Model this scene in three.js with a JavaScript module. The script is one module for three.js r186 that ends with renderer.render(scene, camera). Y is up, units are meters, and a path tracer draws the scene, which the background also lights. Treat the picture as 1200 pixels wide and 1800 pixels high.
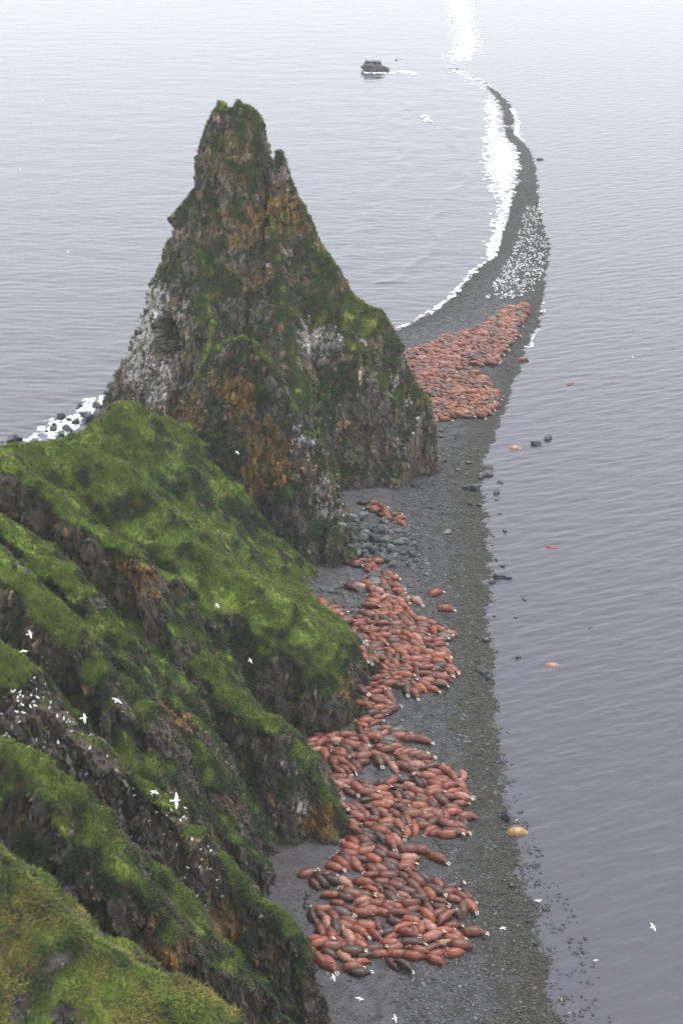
import * as THREE from 'three';
import { createNoise2D, createNoise3D } from 'simplex-noise';
import { mergeGeometries } from 'three/addons/utils/BufferGeometryUtils.js';
import { ConvexGeometry } from 'three/addons/geometries/ConvexGeometry.js';

// ------------------------------------------------------------------ camera, sky, sun, exposure
const scene = new THREE.Scene();
const EYE = 130, PITCH = THREE.MathUtils.degToRad(27.5), FOCAL = 2400;      // metres, angle below the horizon, focal length in photo pixels
const camera = new THREE.PerspectiveCamera(2 * Math.atan(900 / FOCAL) * 180 / Math.PI, 682 / 1024, 1, 8000);
camera.position.set(0, EYE, 0);
camera.rotation.x = -PITCH;
const renderer = new THREE.WebGLRenderer({ antialias: true });
renderer.toneMapping = THREE.LinearToneMapping;
renderer.toneMappingExposure = 1.7;
renderer.shadowMap.enabled = true;
{ // an even, hazy overcast sky, brighter in the mist low down
  const smoothstep = THREE.MathUtils.smoothstep; // (x, min, max)
  const W = 64, H = 32, d = new Float32Array(W * H * 4);
  for (let j = 0; j < H; j++) for (let i = 0; i < W; i++) {
    const up = Math.max(0, Math.sin(((j + 0.5) / H - 0.5) * Math.PI)), k = 1.06 + 0.17 * smoothstep(up, 0.04, 0.32) - 0.3 * smoothstep(up, 0.36, 0.85), o = (j * W + i) * 4;
    d[o] = 0.945 * k; d[o + 1] = 0.99 * k; d[o + 2] = 1.03 * k; d[o + 3] = 1;
  }
  const t = new THREE.DataTexture(d, W, H, THREE.RGBAFormat, THREE.FloatType);
  t.mapping = THREE.EquirectangularReflectionMapping; t.magFilter = THREE.LinearFilter; t.needsUpdate = true;
  scene.background = t; scene.environment = t;
}
const sun = new THREE.DirectionalLight(new THREE.Color(1, 0.96, 0.9), 1.5);
sun.position.set(90, 430, -340); sun.target.position.set(0, 0, -200);
sun.castShadow = true; sun.shadow.radius = 22;
Object.assign(sun.shadow.camera, { left: -300, right: 300, top: 300, bottom: -300, near: 1, far: 1200 });
sun.shadow.mapSize.set(4096, 4096);
scene.add(sun, sun.target);
scene.fog = new THREE.FogExp2(new THREE.Color(0.9, 0.97, 1.0), 0.00013);

// ------------------------------------------------------------------ helpers
const rng = (a) => () => { a = (a + 0x6d2b79f5) | 0; let t = Math.imul(a ^ (a >>> 15), 1 | a); t = (t + Math.imul(t ^ (t >>> 7), 61 | t)) ^ t; return ((t ^ (t >>> 14)) >>> 0) / 4294967296; };
const n2 = createNoise2D(rng(11)), n3 = createNoise3D(rng(12));
const clamp = (x, a = 0, b = 1) => Math.min(b, Math.max(a, x)), lerp = (a, b, t) => a + (b - a) * t;
const smooth = (a, b, x) => { const t = clamp((x - a) / (b - a)); return t * t * (3 - 2 * t); };
const fbm2 = (x, y, o = 3) => { let s = 0, a = 0.5; for (let i = 0; i < o; i++) { s += a * n2(x, y); x = x * 2.03 + 17; y = y * 2.03 - 9; a *= 0.5; } return s; };
const fbm3 = (x, y, z, o = 3) => { let s = 0, a = 0.5; for (let i = 0; i < o; i++) { s += a * n3(x, y, z); x = x * 2.03 + 17; y = y * 2.03 - 9; z = z * 2.03 + 5; a *= 0.5; } return s; };
const CP = Math.cos(PITCH), SP = Math.sin(PITCH);
// a point of the place from where it is seen in the photograph: on a level of height h, on a line of the plan, or at a distance D north of the camera's foot (x east, D north, h up)
const ray = (px, py) => { const u = (px - 600) / FOCAL, v = (py - 900) / FOCAL; return { u, k: CP - v * SP, c: SP + v * CP }; };
const atH = (px, py, h = 0) => { const r = ray(px, py), t = (EYE - h) / r.c; return { x: r.u * t, D: r.k * t, h, t }; };
const atD = (px, py, D) => { const r = ray(px, py), t = D / r.k; return { x: r.u * t, D, h: EYE - r.c * t, t }; };
const atLine = (px, py, [x0, d0], [x1, d1]) => { const r = ray(px, py), nx = -(d1 - d0), nd = x1 - x0, t = (nx * x0 + nd * d0) / (nx * r.u + nd * r.k); return { x: r.u * t, D: r.k * t, h: EYE - r.c * t, t }; };
const C = (r, g, b) => new THREE.Color().setRGB(r, g, b);
const curve = (xs, ys) => (x) => { let i = 1; while (i < xs.length - 1 && xs[i] < x) i++; return lerp(ys[i - 1], ys[i], clamp((x - xs[i - 1]) / (xs[i] - xs[i - 1]))); };
const used = new Map();
const numbered = (name) => { const n = used.get(name) ?? 0; used.set(name, n + 1); return n ? `${name}_${String(n).padStart(3, '0')}` : name; };
function tag(o, label, category, group) { o.userData.label = label; o.userData.category = category; if (group) o.userData.group = group; return o; }
function addMesh(name, geometry, material, parent = scene) {
  const m = new THREE.Mesh(geometry, material); m.name = parent === scene ? numbered(name) : name; m.castShadow = m.receiveShadow = true; parent.add(m); return m;
}
function addGroup(name) { const g = new THREE.Group(); g.name = numbered(name); scene.add(g); return g; }
const std = (o) => new THREE.MeshStandardMaterial({ roughness: 0.9, ...o });
const inPoly = (p, x, y) => { let c = false; for (let i = 0, j = p.length - 1; i < p.length; j = i++) if ((p[i][1] > y) !== (p[j][1] > y) && x < ((p[j][0] - p[i][0]) * (y - p[i][1])) / (p[j][1] - p[i][1]) + p[i][0]) c = !c; return c; };

// ------------------------------------------------------------------ the shape of the land
// ribs: crest seen in the photograph, laid on a line of the plan; profile towards the camera (width w with slope a, then slope b) and away from it (slope f)
const ribs = [];
function rib(name, line, crest, prof) {
  const pts = crest.map(([px, py, D]) => (line ? atLine(px, py, ...line) : atD(px, py, D)));
  ribs.push({ name, pts, w: 2, a: 0.6, b: 2, f: 1.4, e: 2.5, ...prof });
}
rib('s0', [[-25, 77], [-9, 75]], [[-120, 1440], [-60, 1477], [0, 1513], [69, 1566], [133, 1625], [224, 1683], [299, 1731], [395, 1800], [470, 1870], [560, 1990]], { w: 11, a: 0.55, b: 1.9, f: 1.5 });
rib('s1', [[-32, 103], [-14, 93]], [[-120, 1270], [-60, 1290], [0, 1305], [32, 1315], [59, 1342], [80, 1369], [112, 1390], [139, 1417], [160, 1454], [181, 1486], [213, 1518], [235, 1545], [267, 1582], [290, 1620], [331, 1660], [338, 1725], [400, 1850]], { w: 1.4, a: 0.55, b: 2.7, f: 1.6 });
rib('s2', [[-36, 121.6], [-0.7, 116.8]], [[-120, 1080], [-60, 1115], [0, 1150], [53, 1171], [96, 1219], [123, 1262], [139, 1294], [176, 1321], [224, 1355], [261, 1379], [288, 1406], [315, 1441], [352, 1459], [363, 1481], [395, 1518], [427, 1561], [464, 1603], [507, 1630], [544, 1667], [555, 1710], [576, 1758], [592, 1800]], { w: (s) => lerp(5, 0.9, smooth(0.1, 0.55, s)), a: 0.5, b: 3.2, f: 1.5 });
rib('s3', [[-41, 144], [-25, 128]], [[-100, 900], [0, 969], [57, 1020], [113, 1071], [147, 1110], [159, 1150], [187, 1184], [210, 1241], [221, 1286], [260, 1370]], { w: 3, a: 0.5, b: 3.2, f: 1.5 });
rib('s3b', [[-44, 155], [-26, 142]], [[-100, 850], [0, 906], [34, 929], [74, 974], [113, 1003], [147, 1042], [164, 1076], [198, 1093], [227, 1127], [250, 1190], [290, 1290]], { w: 1.8, a: 0.5, b: 3, f: 1.4 });
rib('s4', [[-47, 172], [1, 148]], [[-80, 745], [0, 793], [57, 838], [113, 884], [170, 923], [198, 950], [227, 958], [261, 980], [270, 1010], [285, 1050], [306, 1076], [351, 1150], [397, 1195], [453, 1250], [485, 1262], [507, 1305], [539, 1337], [565, 1385], [592, 1427], [608, 1462]], { w: 1.8, a: 0.5, b: 3, f: 1.3, e: 4 });
rib('s5', [[-39, 195], [2.6, 178]], [[110, 786], [164, 794], [227, 844], [283, 895], [340, 952], [397, 1003], [453, 1025], [510, 1065], [555, 1099], [589, 1133], [612, 1167], [622, 1207]], { w: 6, a: 0.62, b: (s) => lerp(1.3, 2.6, smooth(0.5, 0.9, s)), f: 0.7, e: 4 });
rib('knob', [[-45, 200], [-28, 228]], [[-40, 818], [0, 800], [25, 785], [60, 778], [110, 775], [150, 766], [185, 734], [215, 706], [240, 716], [270, 738], [330, 746]], { w: 4, a: 0.75, b: 1.1, f: 1.8 });
rib('p1', [[-25, 290], [18.6, 268]], [[383, 176], [392, 178], [399, 190], [408, 188], [416, 176], [424, 184], [445, 192], [462, 210], [472, 232], [475, 258], [479, 288], [484, 292], [487, 266], [496, 268], [503, 290], [505, 310], [518, 335], [530, 360], [545, 390], [563, 428], [590, 470], [620, 515], [645, 540], [668, 546], [685, 575], [705, 615], [712, 650], [735, 680], [750, 700]], { w: (s) => lerp(1, 8, smooth(0.45, 0.7, s)), a: (s) => lerp(1.6, 0.95, smooth(0.45, 0.7, s)), b: (s) => lerp(lerp(2.7, 1.9, smooth(0.2, 0.5, s)), 2.5, smooth(0.6, 0.9, s)), f: 2.4, e: 6, e0: 7 });
rib('p2', [[-25, 290], [-56, 287]], [[385, 180], [372, 205], [360, 230], [345, 270], [341, 300], [340, 330], [320, 358], [310, 372], [300, 415], [285, 460], [262, 515], [250, 560], [238, 590], [225, 620], [208, 655], [192, 690], [182, 720], [172, 765]], { w: 1, a: 1.6, b: 2.6, f: 2.4, e0: 7 });
rib('p4', [[-32, 246], [0, 227]], [[300, 748], [318, 715], [335, 690], [352, 655], [385, 605], [405, 592], [430, 590], [450, 610], [475, 645], [500, 700], [520, 725], [540, 760], [560, 820], [580, 870], [600, 915], [610, 960], [607, 990]], { w: 1.2, a: 1.2, b: 2.8, f: 1.6, e: 4 });
rib('p6', null, [[425, 260, 286], [470, 330, 282], [484, 400, 277], [492, 470, 272], [505, 540, 267], [515, 610, 262], [520, 680, 257]], { w: 1.5, a: 1, b: 2.4, f: 2.4 });
rib('p7', null, [[350, 330, 287], [352, 420, 281], [362, 500, 275], [372, 560, 269], [362, 620, 263], [340, 690, 256]], { w: 1.5, a: 1, b: 2.4, f: 2.8 });
for (const r of ribs) {
  r.len = [0]; for (let i = 1; i < r.pts.length; i++) r.len.push(r.len[i - 1] + Math.hypot(r.pts[i].x - r.pts[i - 1].x, r.pts[i].D - r.pts[i - 1].D));
  r.fn = (k) => (typeof r[k] === 'function' ? r[k] : () => r[k]); r.W = r.fn('w'); r.A = r.fn('a'); r.B = r.fn('b');
  r.max = Math.max(...r.pts.map((p) => p.h));
}
function ribHeight(r, x, D) {
  let best = 1e9, bi = 0, bt = 0;
  for (let i = 1; i < r.pts.length; i++) {
    const a = r.pts[i - 1], b = r.pts[i], ex = b.x - a.x, ed = b.D - a.D, t = clamp(((x - a.x) * ex + (D - a.D) * ed) / (ex * ex + ed * ed + 1e-9));
    const q = (x - a.x - ex * t) ** 2 + (D - a.D - ed * t) ** 2;
    if (q < best) { best = q; bi = i; bt = t; }
  }
  const d = Math.sqrt(best), n = r.pts.length - 1, a = r.pts[bi - 1], b = r.pts[bi], hc = lerp(a.h, b.h, bt), s = lerp(r.len[bi - 1], r.len[bi], bt) / r.len[n];
  if (bi === 1 && bt === 0 && r.e0) return hc - d * r.e0;
  if (bi === n && bt === 1) { // past the lower end: a face, rounded at the top
    return hc - (d < 1 ? d * 0.8 : 0.8 + (d - 1) * r.e);
  }
  const near = (b.x - a.x) * (D - a.D) - (b.D - a.D) * (x - a.x) < 0 === (b.x - a.x >= 0);
  if (!near && r.pts[0].x !== undefined) return hc - (d < 0.8 ? d * d * r.f * 0.6 : (d - 0.4) * r.f);
  const w = r.W(s), A = r.A(s), B = r.B(s), c = d < 0.8 ? d * d * A * 0.6 : (d - 0.4) * A;
  return hc - (d < w ? c : Math.max(0, w - 0.4) * A + (d - w) * B);
}
const footX = curve([40, 80, 100, 113, 120, 130, 143, 150, 158, 170, 178, 185, 200, 210, 220, 232], [-2, -4, -6, -4, -4, -8, -8, -3, -5, -6.5, -2, -3, -3, -3, -3, -5]);
const ridgeX = curve([40, 100, 140, 172, 190, 212, 230], [-46, -50, -52, -54, -52, -41, -31]);
const ridgeH = curve([40, 100, 140, 172, 190, 205, 212, 230], [78, 62, 52, 45, 38, 35, 34, 26]);
function baseHeight(x, D) {
  const e = (footX(D) - 3.5 * smooth(0, 10, footX(D) - x) * (1 - smooth(185, 200, D)) - x) * 1.0, top = ridgeH(D) + (ridgeX(D) - x) * 0.4;
  let h = Math.min(e - 0.6 * Math.max(0, 6 - e) * 0, top);
  const west = ridgeX(D) - 3 - x; if (west > 0) h -= west * 1.5;
  if (D > 228) h -= (D - 228) * 2.2;
  return h;
}
const clefts = [[1.1, 6, [479, 285, 288], [472, 330, 283], [466, 400, 277]], [0.7, 2.6, [557, 590, 267], [556, 660, 260], [553, 740, 254]], [0.7, 2.6, [640, 590, 266], [642, 680, 261], [640, 800, 255]], [0.6, 2.4, [690, 650, 266], [688, 740, 262], [684, 820, 259]], [0.6, 2.4, [716, 690, 266], [714, 760, 263], [716, 830, 260]], [0.6, 2, [394, 640, 240], [392, 700, 236], [396, 760, 232]], [0.6, 2, [440, 640, 238], [442, 720, 233], [446, 800, 228]], [0.6, 2.2, [503, 720, 238], [508, 800, 233], [512, 880, 228]], [0.7, 2.4, [600, 520, 276], [590, 560, 270], [585, 620, 263]], [0.6, 2, [380, 380, 284], [400, 450, 279], [420, 520, 272]], [0.6, 2, [300, 420, 288], [320, 470, 284], [330, 520, 280]], [0.7, 2.4, [575, 880, 236], [580, 930, 231], [585, 980, 226]]].map(([w, d, ...l]) => [w, d, l.map(([a, b, D]) => atD(a, b, D))]);
function cleft(x, D) { let cut = 0; for (const [w, d, l] of clefts) for (let i = 1; i < l.length; i++) { const a = l[i - 1], b = l[i]; if (D > a.D + 2 || D < b.D - 2) continue; const t = clamp((D - a.D) / (b.D - a.D)), q = Math.abs(x - lerp(a.x, b.x, t) + 0.35 * n2(D * 0.6, w * 9)) / w; if (q < 1) cut = Math.max(cut, d * (1 - q) * smooth(-2, 1, Math.min(a.D + 2 - D, D - b.D + 2) - 1)); } return cut; }
const smax = (a, b, k) => { const d = clamp(0.5 + (0.5 * (a - b)) / k); return lerp(b, a, d) + k * d * (1 - d); };
function land(x0, D0) {
  const wp = D0 > 236 ? 0.35 : 1, x = x0 + wp * (1.1 * n2(x0 * 0.09, D0 * 0.09) + 0.5 * n2(x0 * 0.27 + 40, D0 * 0.27)), D = D0 + wp * (1.1 * n2(x0 * 0.09 + 90, D0 * 0.09) + 0.5 * n2(x0 * 0.27, D0 * 0.27 + 70));
  let h = baseHeight(x, D);
  for (const r of ribs) { if (h > r.max + 1) continue; const q = ribHeight(r, x, D); if (q > h - 3) h = smax(h, q, 0.9); }
  // gullies and hummocks on the slopes
  h += clamp(h / 10) * (0.32 * n2(x0 * 0.12, D0 * 0.2 + 30) + 0.25 * n2(x0 * 0.35, D0 * 0.5));
  return D0 > 224 ? h - cleft(x0, D0) : h;
}

// ------------------------------------------------------------------ beach and spit: the two waterlines as seen
const right = [[1010, 1900], [980, 1800], [962, 1720], [942, 1640], [915, 1540], [895, 1440], [877, 1340], [866, 1240], [862, 1150], [858, 1050], [858, 980], [850, 900], [842, 850], [850, 810], [868, 770], [893, 700], [915, 640], [925, 610], [943, 580], [953, 540], [960, 470], [965, 430], [953, 390], [946, 340], [941, 300], [936, 272], [915, 246], [902, 232], [905, 205], [895, 182], [872, 160], [858, 150]].map(([a, b]) => atH(a, b, 0));
const left = [[600, 600], [690, 583], [740, 560], [790, 525], [830, 480], [866, 450], [878, 405], [898, 345], [911, 292], [905, 258], [888, 240], [884, 215], [880, 190], [860, 160], [852, 150]].map(([a, b]) => atH(a, b, 0));
const xRight = curve(right.map((p) => p.D), right.map((p) => p.x)), xLeft0 = curve(left.map((p) => p.D), left.map((p) => p.x));
const D_TIP = right.at(-1).D, xLeftHid = curve([0, 240, 262, 300, left[0].D], [-60, -60, -22, -15, left[0].x]), xLeft = (D) => (D < left[0].D ? xLeftHid(D) : xLeft0(D));
function beachHeight(x, D) { // over the water line at both sides, crown in the middle
  const wob = 0.9 * n2(x * 0.15, D * 0.15) + 0.5 * n2(x * 0.5, D * 0.5), r = xRight(D) - x + wob, l = x - xLeft(D) + wob;
  const rise = (d) => (d < 0 ? d * 0.16 : d < 9 ? d * 0.13 : 1.17 + (d - 9) * 0.035), k = Math.min(rise(r), rise(l) * 0.9);
  const notch = smooth(0, 6, Math.abs(D - atH(890, 222).D)) ; // the gap that waves run through near the tip
  return Math.min(k, 2.4) * (k > 0 ? lerp(0.12, 1, notch) : 1) - (1 - notch) * 0.05 + 0.07 * n2(x * 0.9, D * 0.9) - Math.max(0, D - D_TIP) * 0.12;
}
const groundAt = (x, D) => Math.max(beachHeight(x, D), D < 330 ? land(x, D) : -9);

console.log('land'); 
// ------------------------------------------------------------------ headland and pinnacle meshes
const grassMat = std({ vertexColors: true, roughness: 1 }), rockMat = std({ vertexColors: true, roughness: 0.92, flatShading: true });
// a cellular noise for the joints of the rock: [distance to nearest, second, id]
const hash3 = (i, j, k) => { let h = (Math.imul(i, 374761393) + Math.imul(j, 668265263) + Math.imul(k, 1274126177)) | 0; h = Math.imul(h ^ (h >>> 13), 1274126177); return (h ^ (h >>> 16)) >>> 0; };
function cell(x, y, z) {
  const xi = Math.floor(x), yi = Math.floor(y), zi = Math.floor(z); let a = 9, b = 9, id = 0;
  for (let i = -1; i <= 1; i++) for (let j = -1; j <= 1; j++) for (let k = -1; k <= 1; k++) {
    const h = hash3(xi + i, yi + j, zi + k), q = (xi + i + (h & 255) / 255 - x) ** 2 + (yi + j + ((h >> 8) & 255) / 255 - y) ** 2 + (zi + k + ((h >> 16) & 255) / 255 - z) ** 2;
    if (q < a) { b = a; a = q; id = h; } else if (q < b) b = q;
  }
  return [Math.sqrt(a), Math.sqrt(b), id];
}
const surf = (px, py, from = 45) => { const r = ray(px, py); for (let t = from; t < 420; t += 0.35) { const x = r.u * t, D = r.k * t, h = EYE - r.c * t; if (land(x, D) > h) return { x, D, h, t }; } return { x: 0, D: 0, h: -99, t: 420 }; };
// where lichen, guano and bird ledges are: balls in the place [point, radius, strength]
const orange = [[335, 690, 6, 1], [345, 740, 5, 0.9], [410, 690, 7, 0.8], [465, 790, 8, 0.8], [470, 840, 6, 0.6], [495, 380, 9, 0.75], [470, 480, 8, 0.4], [525, 340, 6, 0.5], [575, 1440, 3.4, 1.3], [545, 1440, 3, 0.6], [230, 1000, 5, 0.4], [605, 1200, 4, 0.6], [420, 400, 8, 0.35], [400, 300, 8, 0.25], [380, 1640, 5, 0.6], [300, 1680, 4, 0.4], [265, 1010, 4, 0.4], [300, 1240, 4, 0.5], [330, 760, 4, 0.5], [430, 230, 6, 0.3], [590, 560, 5, 0.3]].map(([a, b, r, k]) => [surf(a, b), r, k]);
const guano = [[280, 520, 9, 0.75], [260, 570, 8, 0.75], [245, 640, 10, 0.8], [290, 660, 8, 0.55], [270, 710, 8, 0.45], [325, 540, 6, 0.5], [530, 590, 6, 0.6], [560, 600, 6, 0.6], [615, 595, 6, 0.6], [690, 690, 7, 0.45], [735, 740, 7, 0.45], [545, 770, 6, 0.6], [590, 900, 6, 0.55], [60, 1270, 8, 0.14], [150, 1370, 8, 0.18], [230, 1450, 9, 0.18], [300, 1530, 8, 0.16], [500, 1340, 4, 0.35], [530, 1420, 3, 0.6], [40, 1000, 5, 0.35], [560, 860, 5, 0.4], [490, 450, 6, 0.3], [330, 350, 5, 0.3]].map(([a, b, r, k]) => [surf(a, b), r, k]);
const bare = [[290, 600, 11, 1], [255, 570, 10, 0.9], [235, 650, 10, 0.9], [285, 690, 10, 1], [550, 610, 9, 0.6], [630, 620, 8, 0.5], [690, 760, 10, 0.5], [60, 1270, 8, 0.8], [120, 1330, 8, 0.8], [200, 1430, 10, 0.9], [280, 1520, 9, 0.8], [20, 1250, 7, 0.6], [410, 740, 8, 0.5], [340, 720, 6, 0.5], [470, 800, 7, 0.6], [335, 1200, 5, 0.6], [245, 1030, 5, 0.6], [280, 1130, 4, 0.6], [560, 1440, 5, 0.6], [110, 1785, 2, 0.9], [25, 1775, 1.8, 0.8], [380, 1640, 5, 0.5], [300, 1690, 4, 0.5], [490, 380, 8, 0.4], [80, 1400, 5, 0.4], [30, 990, 5, 0.7], [60, 1100, 6, 0.5], [560, 1250, 5, 0.5], [590, 900, 6, 0.5], [640, 740, 9, 0.35], [390, 1310, 5, 0.4], [300, 1250, 3, 0.4]].map(([a, b, r, k]) => [surf(a, b), r, k]);
const near3 = (list, x, y, D) => { let s = 0; for (const [p, r, k] of list) { const q = ((x - p.x) ** 2 + (y - p.h) ** 2 + (D - p.D) ** 2) / (r * r); if (q < 1) s += k * (1 - q) ** 2 * 1.6; } return s; };
const cave = surf(294, 590);
const tufts = []; // grass-bearing triangles, for the tufts
{
  const S = 0.32, X0 = -66, X1 = 24, DA = 42, DB = 322, nx = Math.round((X1 - X0) / S) + 1, nd = Math.round((DB - DA) / S) + 1;
  const H = new Float32Array(nx * nd);
  for (let j = 0; j < nd; j++) for (let i = 0; i < nx; i++) H[j * nx + i] = land(X0 + i * S, DA + j * S);
  console.log('heights', nx * nd);
  const P = [], map = new Int32Array(nx * nd).fill(-1); let T = [];
  const vid = (i, j) => { const k = j * nx + i; if (map[k] < 0) { map[k] = P.length / 3; P.push(X0 + i * S, H[k], -(DA + j * S)); } return map[k]; };
  for (let j = 0; j < nd - 1; j++) for (let i = 0; i < nx - 1; i++) {
    const k = j * nx + i; if (Math.max(H[k], H[k + 1], H[k + nx], H[k + nx + 1]) < -1.5) continue;
    const a = vid(i, j), b = vid(i + 1, j), c = vid(i, j + 1), d = vid(i + 1, j + 1);
    if (Math.abs(H[k] - H[k + nx + 1]) < Math.abs(H[k + 1] - H[k + nx])) T.push(a, b, d, a, d, c); else T.push(a, b, c, b, d, c);
  }
  for (let pass = 0; pass < 2; pass++) { // split what the steepness stretched
    const L = pass ? 0.75 : 0.62, mid = new Map(), out = [];
    const m = (a, b) => {
      const dx = P[a * 3] - P[b * 3], dy = P[a * 3 + 1] - P[b * 3 + 1], dz = P[a * 3 + 2] - P[b * 3 + 2]; if (dx * dx + dy * dy + dz * dz < L * L) return -1;
      const key = a < b ? a * 4194304 + b : b * 4194304 + a; let v = mid.get(key);
      if (v === undefined) { v = P.length / 3; P.push((P[a * 3] + P[b * 3]) / 2, (P[a * 3 + 1] + P[b * 3 + 1]) / 2, (P[a * 3 + 2] + P[b * 3 + 2]) / 2); mid.set(key, v); }
      return v;
    };
    for (let t = 0; t < T.length; t += 3) {
      const v = [T[t], T[t + 1], T[t + 2]], e = [m(v[0], v[1]), m(v[1], v[2]), m(v[2], v[0])], n = e.filter((q) => q >= 0).length;
      if (!n) out.push(...v);
      else if (n === 3) out.push(v[0], e[0], e[2], e[0], v[1], e[1], e[2], e[1], v[2], e[0], e[1], e[2]);
      else if (n === 1) { const k = e.findIndex((q) => q >= 0), a = v[k], b = v[(k + 1) % 3], c = v[(k + 2) % 3]; out.push(a, e[k], c, e[k], b, c); }
      else { const k = e.findIndex((q) => q < 0), a = v[k], b = v[(k + 1) % 3], c = v[(k + 2) % 3], f = e[(k + 1) % 3], g = e[(k + 2) % 3]; out.push(a, b, f, a, f, g, f, c, g); }
    }
    T = out;
  }
  console.log('triangles', T.length / 3);
  const pos = new Float32Array(P), full = new THREE.BufferGeometry();
  full.setAttribute('position', new THREE.BufferAttribute(pos, 3)); full.setIndex(new THREE.BufferAttribute(new Uint32Array(T), 1)); full.computeVertexNormals();
  const N0 = full.attributes.normal.array.slice(), n = pos.length / 3, rock = new Float32Array(n), col = new Float32Array(n * 3);
  for (let i = 0; i < n; i++) {
    const x = pos[i * 3], y = pos[i * 3 + 1], D = -pos[i * 3 + 2], ux = N0[i * 3], uy = N0[i * 3 + 1], uz = N0[i * 3 + 2];
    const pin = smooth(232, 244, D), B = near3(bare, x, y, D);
    // bare rock where the face is steep; turf and moss hold on elsewhere, with ragged edges
    const steep = Math.sqrt(1 - uy * uy) / Math.max(0.12, uy), rag = fbm3(x * 0.16, y * 0.1, D * 0.16, 3) * 1.5 + fbm3(x * 0.7, y * 0.55, D * 0.7, 2) * 0.9;
    let r = smooth(-0.22, 0.22, (steep - lerp(2.75, 2.7, pin) + smooth(95, 85, D) * 0.6) * 0.8 + rag * lerp(0.8, 1, pin) + B * 1.3 - 0.12);
    if (y < 4 && D < 232) r = Math.max(r, smooth(3.6, 1.6, y + rag * 2));
    if (y < 3 && D >= 232) r = 1;
    rock[i] = r;
    // joints: slabs that lean and stand on end
    const c1 = cell(x * 0.42 + y * 0.08, y * 0.2 - x * 0.06, D * 0.42 + y * 0.05), c2 = cell(x * 1.15 + 5, y * 0.55, D * 1.15), t1 = (c1[2] & 1023) / 1023, t2 = (c2[2] & 1023) / 1023;
    const crack = smooth(0.0, 0.14, c1[1] - c1[0]), crack2 = smooth(0, 0.16, c2[1] - c2[0]);
    let disp = r * (0.45 + 0.55 * smooth(80, 105, D)) * ((t1 - 0.5) * 1.2 + (crack - 1) * 0.5 + (t2 - 0.5) * 0.5 + (crack2 - 1) * 0.18) + 0.12 * fbm3(x * 1.3, y * 1.3, D * 1.3, 2) * (0.4 + r);
    // the cave
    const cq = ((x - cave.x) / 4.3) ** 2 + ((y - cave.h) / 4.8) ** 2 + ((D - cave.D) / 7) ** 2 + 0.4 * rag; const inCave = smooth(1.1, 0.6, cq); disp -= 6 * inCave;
    const sx = ux, sz = uz, sy = uy * 0.5, sl = Math.hypot(sx, sy, sz) || 1;
    pos[i * 3] += (sx / sl) * disp; pos[i * 3 + 1] += (sy / sl) * disp; pos[i * 3 + 2] += (sz / sl) * disp;
    // colour: rock
    const g = fbm3(x * 0.08 + 7, y * 0.08, D * 0.08, 3), v = 0.55 + 0.65 * t1 + 0.35 * (t2 - 0.3) + 0.35 * n3(x * 3.1, y * 3.1, D * 3.1) * 0.6;
    let R = 0.058 * v, G = 0.047 * v, Bc = 0.041 * v;
    if (g > -0.05) { const k = smooth(-0.05, 0.3, g) * 0.6; R = lerp(R, 0.095 * v, k); G = lerp(G, 0.068 * v, k); Bc = lerp(Bc, 0.042 * v, k); }
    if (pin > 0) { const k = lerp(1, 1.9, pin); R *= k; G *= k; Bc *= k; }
    const spot = fbm3(x * 0.55, y * 0.3, D * 0.55, 3) + 0.35 * n3(x * 2.3, y * 1.4, D * 2.3);
    const o = smooth(0.2, 0.5, near3(orange, x, y, D) + spot * 0.9 - 0.05); R = lerp(R, 0.17 * (0.6 + 0.6 * t2), o * 0.8); G = lerp(G, 0.092 * (0.6 + 0.6 * t2), o * 0.8); Bc = lerp(Bc, 0.024, o * 0.8);
    const spat = n3(x * 1.7, y * 0.55, D * 1.7) * 0.6 + n3(x * 4.2, y * 2.2, D * 4.2) * 0.6, w = smooth(0.55, 0.85, near3(guano, x, y, D) * 0.9 + spat * 0.75 - 0.05) * (1 - inCave); R = lerp(R, 0.45, w * 0.85); G = lerp(G, 0.42, w * 0.85); Bc = lerp(Bc, 0.41, w * 0.85);
    R = lerp(R, 0.028, inCave * 0.85); G = lerp(G, 0.025, inCave * 0.85); Bc = lerp(Bc, 0.027, inCave * 0.85);  // dark cave rock, with the shade of the recess painted into its colour
    if (y < 1.8 + spot) { const k = smooth(1.8 + spot, 0.6 + spot, y) * 0.6; R = lerp(R, 0.04, k); G = lerp(G, 0.042, k); Bc = lerp(Bc, 0.04, k); }
    // colour: turf, its kinds of growth and bare soil; steep moss darkened further as shade
    const gr = fbm3(x * 0.05 + 3, y * 0.05, D * 0.05, 3), gf = fbm3(x * 0.9, y * 0.5, D * 0.9, 2), mossy = smooth(0.95, 1.75, steep + rag * lerp(0.3, 0.5, pin) + 0.5 * pin), nearer = smooth(105, 80, D);
    const f = 1 + 0.5 * gf + 0.25 * gr;
    let r1 = lerp(0.108, 0.024, mossy) * f, g1 = lerp(0.16, 0.044, mossy) * f, b1 = lerp(0.02, 0.01, mossy) * f;
    const straw = smooth(0.1, 0.5, fbm3(x * 0.18 + 20, y * 0.18, D * 0.18, 3) + gf * 0.35 + nearer * 0.3 - 0.08) * lerp(0.5, 0.85, nearer);
    r1 = lerp(r1, 0.155 * f, straw); g1 = lerp(g1, 0.15 * f, straw); b1 = lerp(b1, 0.03 * f, straw);
    const soil = smooth(0.42, 0.62, fbm3(x * 0.3 + 60, y * 0.22, D * 0.3, 3) + smooth(0.9, 1.9, steep) * 0.22 + gf * 0.2) * 0.8;
    r1 = lerp(r1, 0.07, soil); g1 = lerp(g1, 0.05, soil); b1 = lerp(b1, 0.034, soil);
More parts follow.
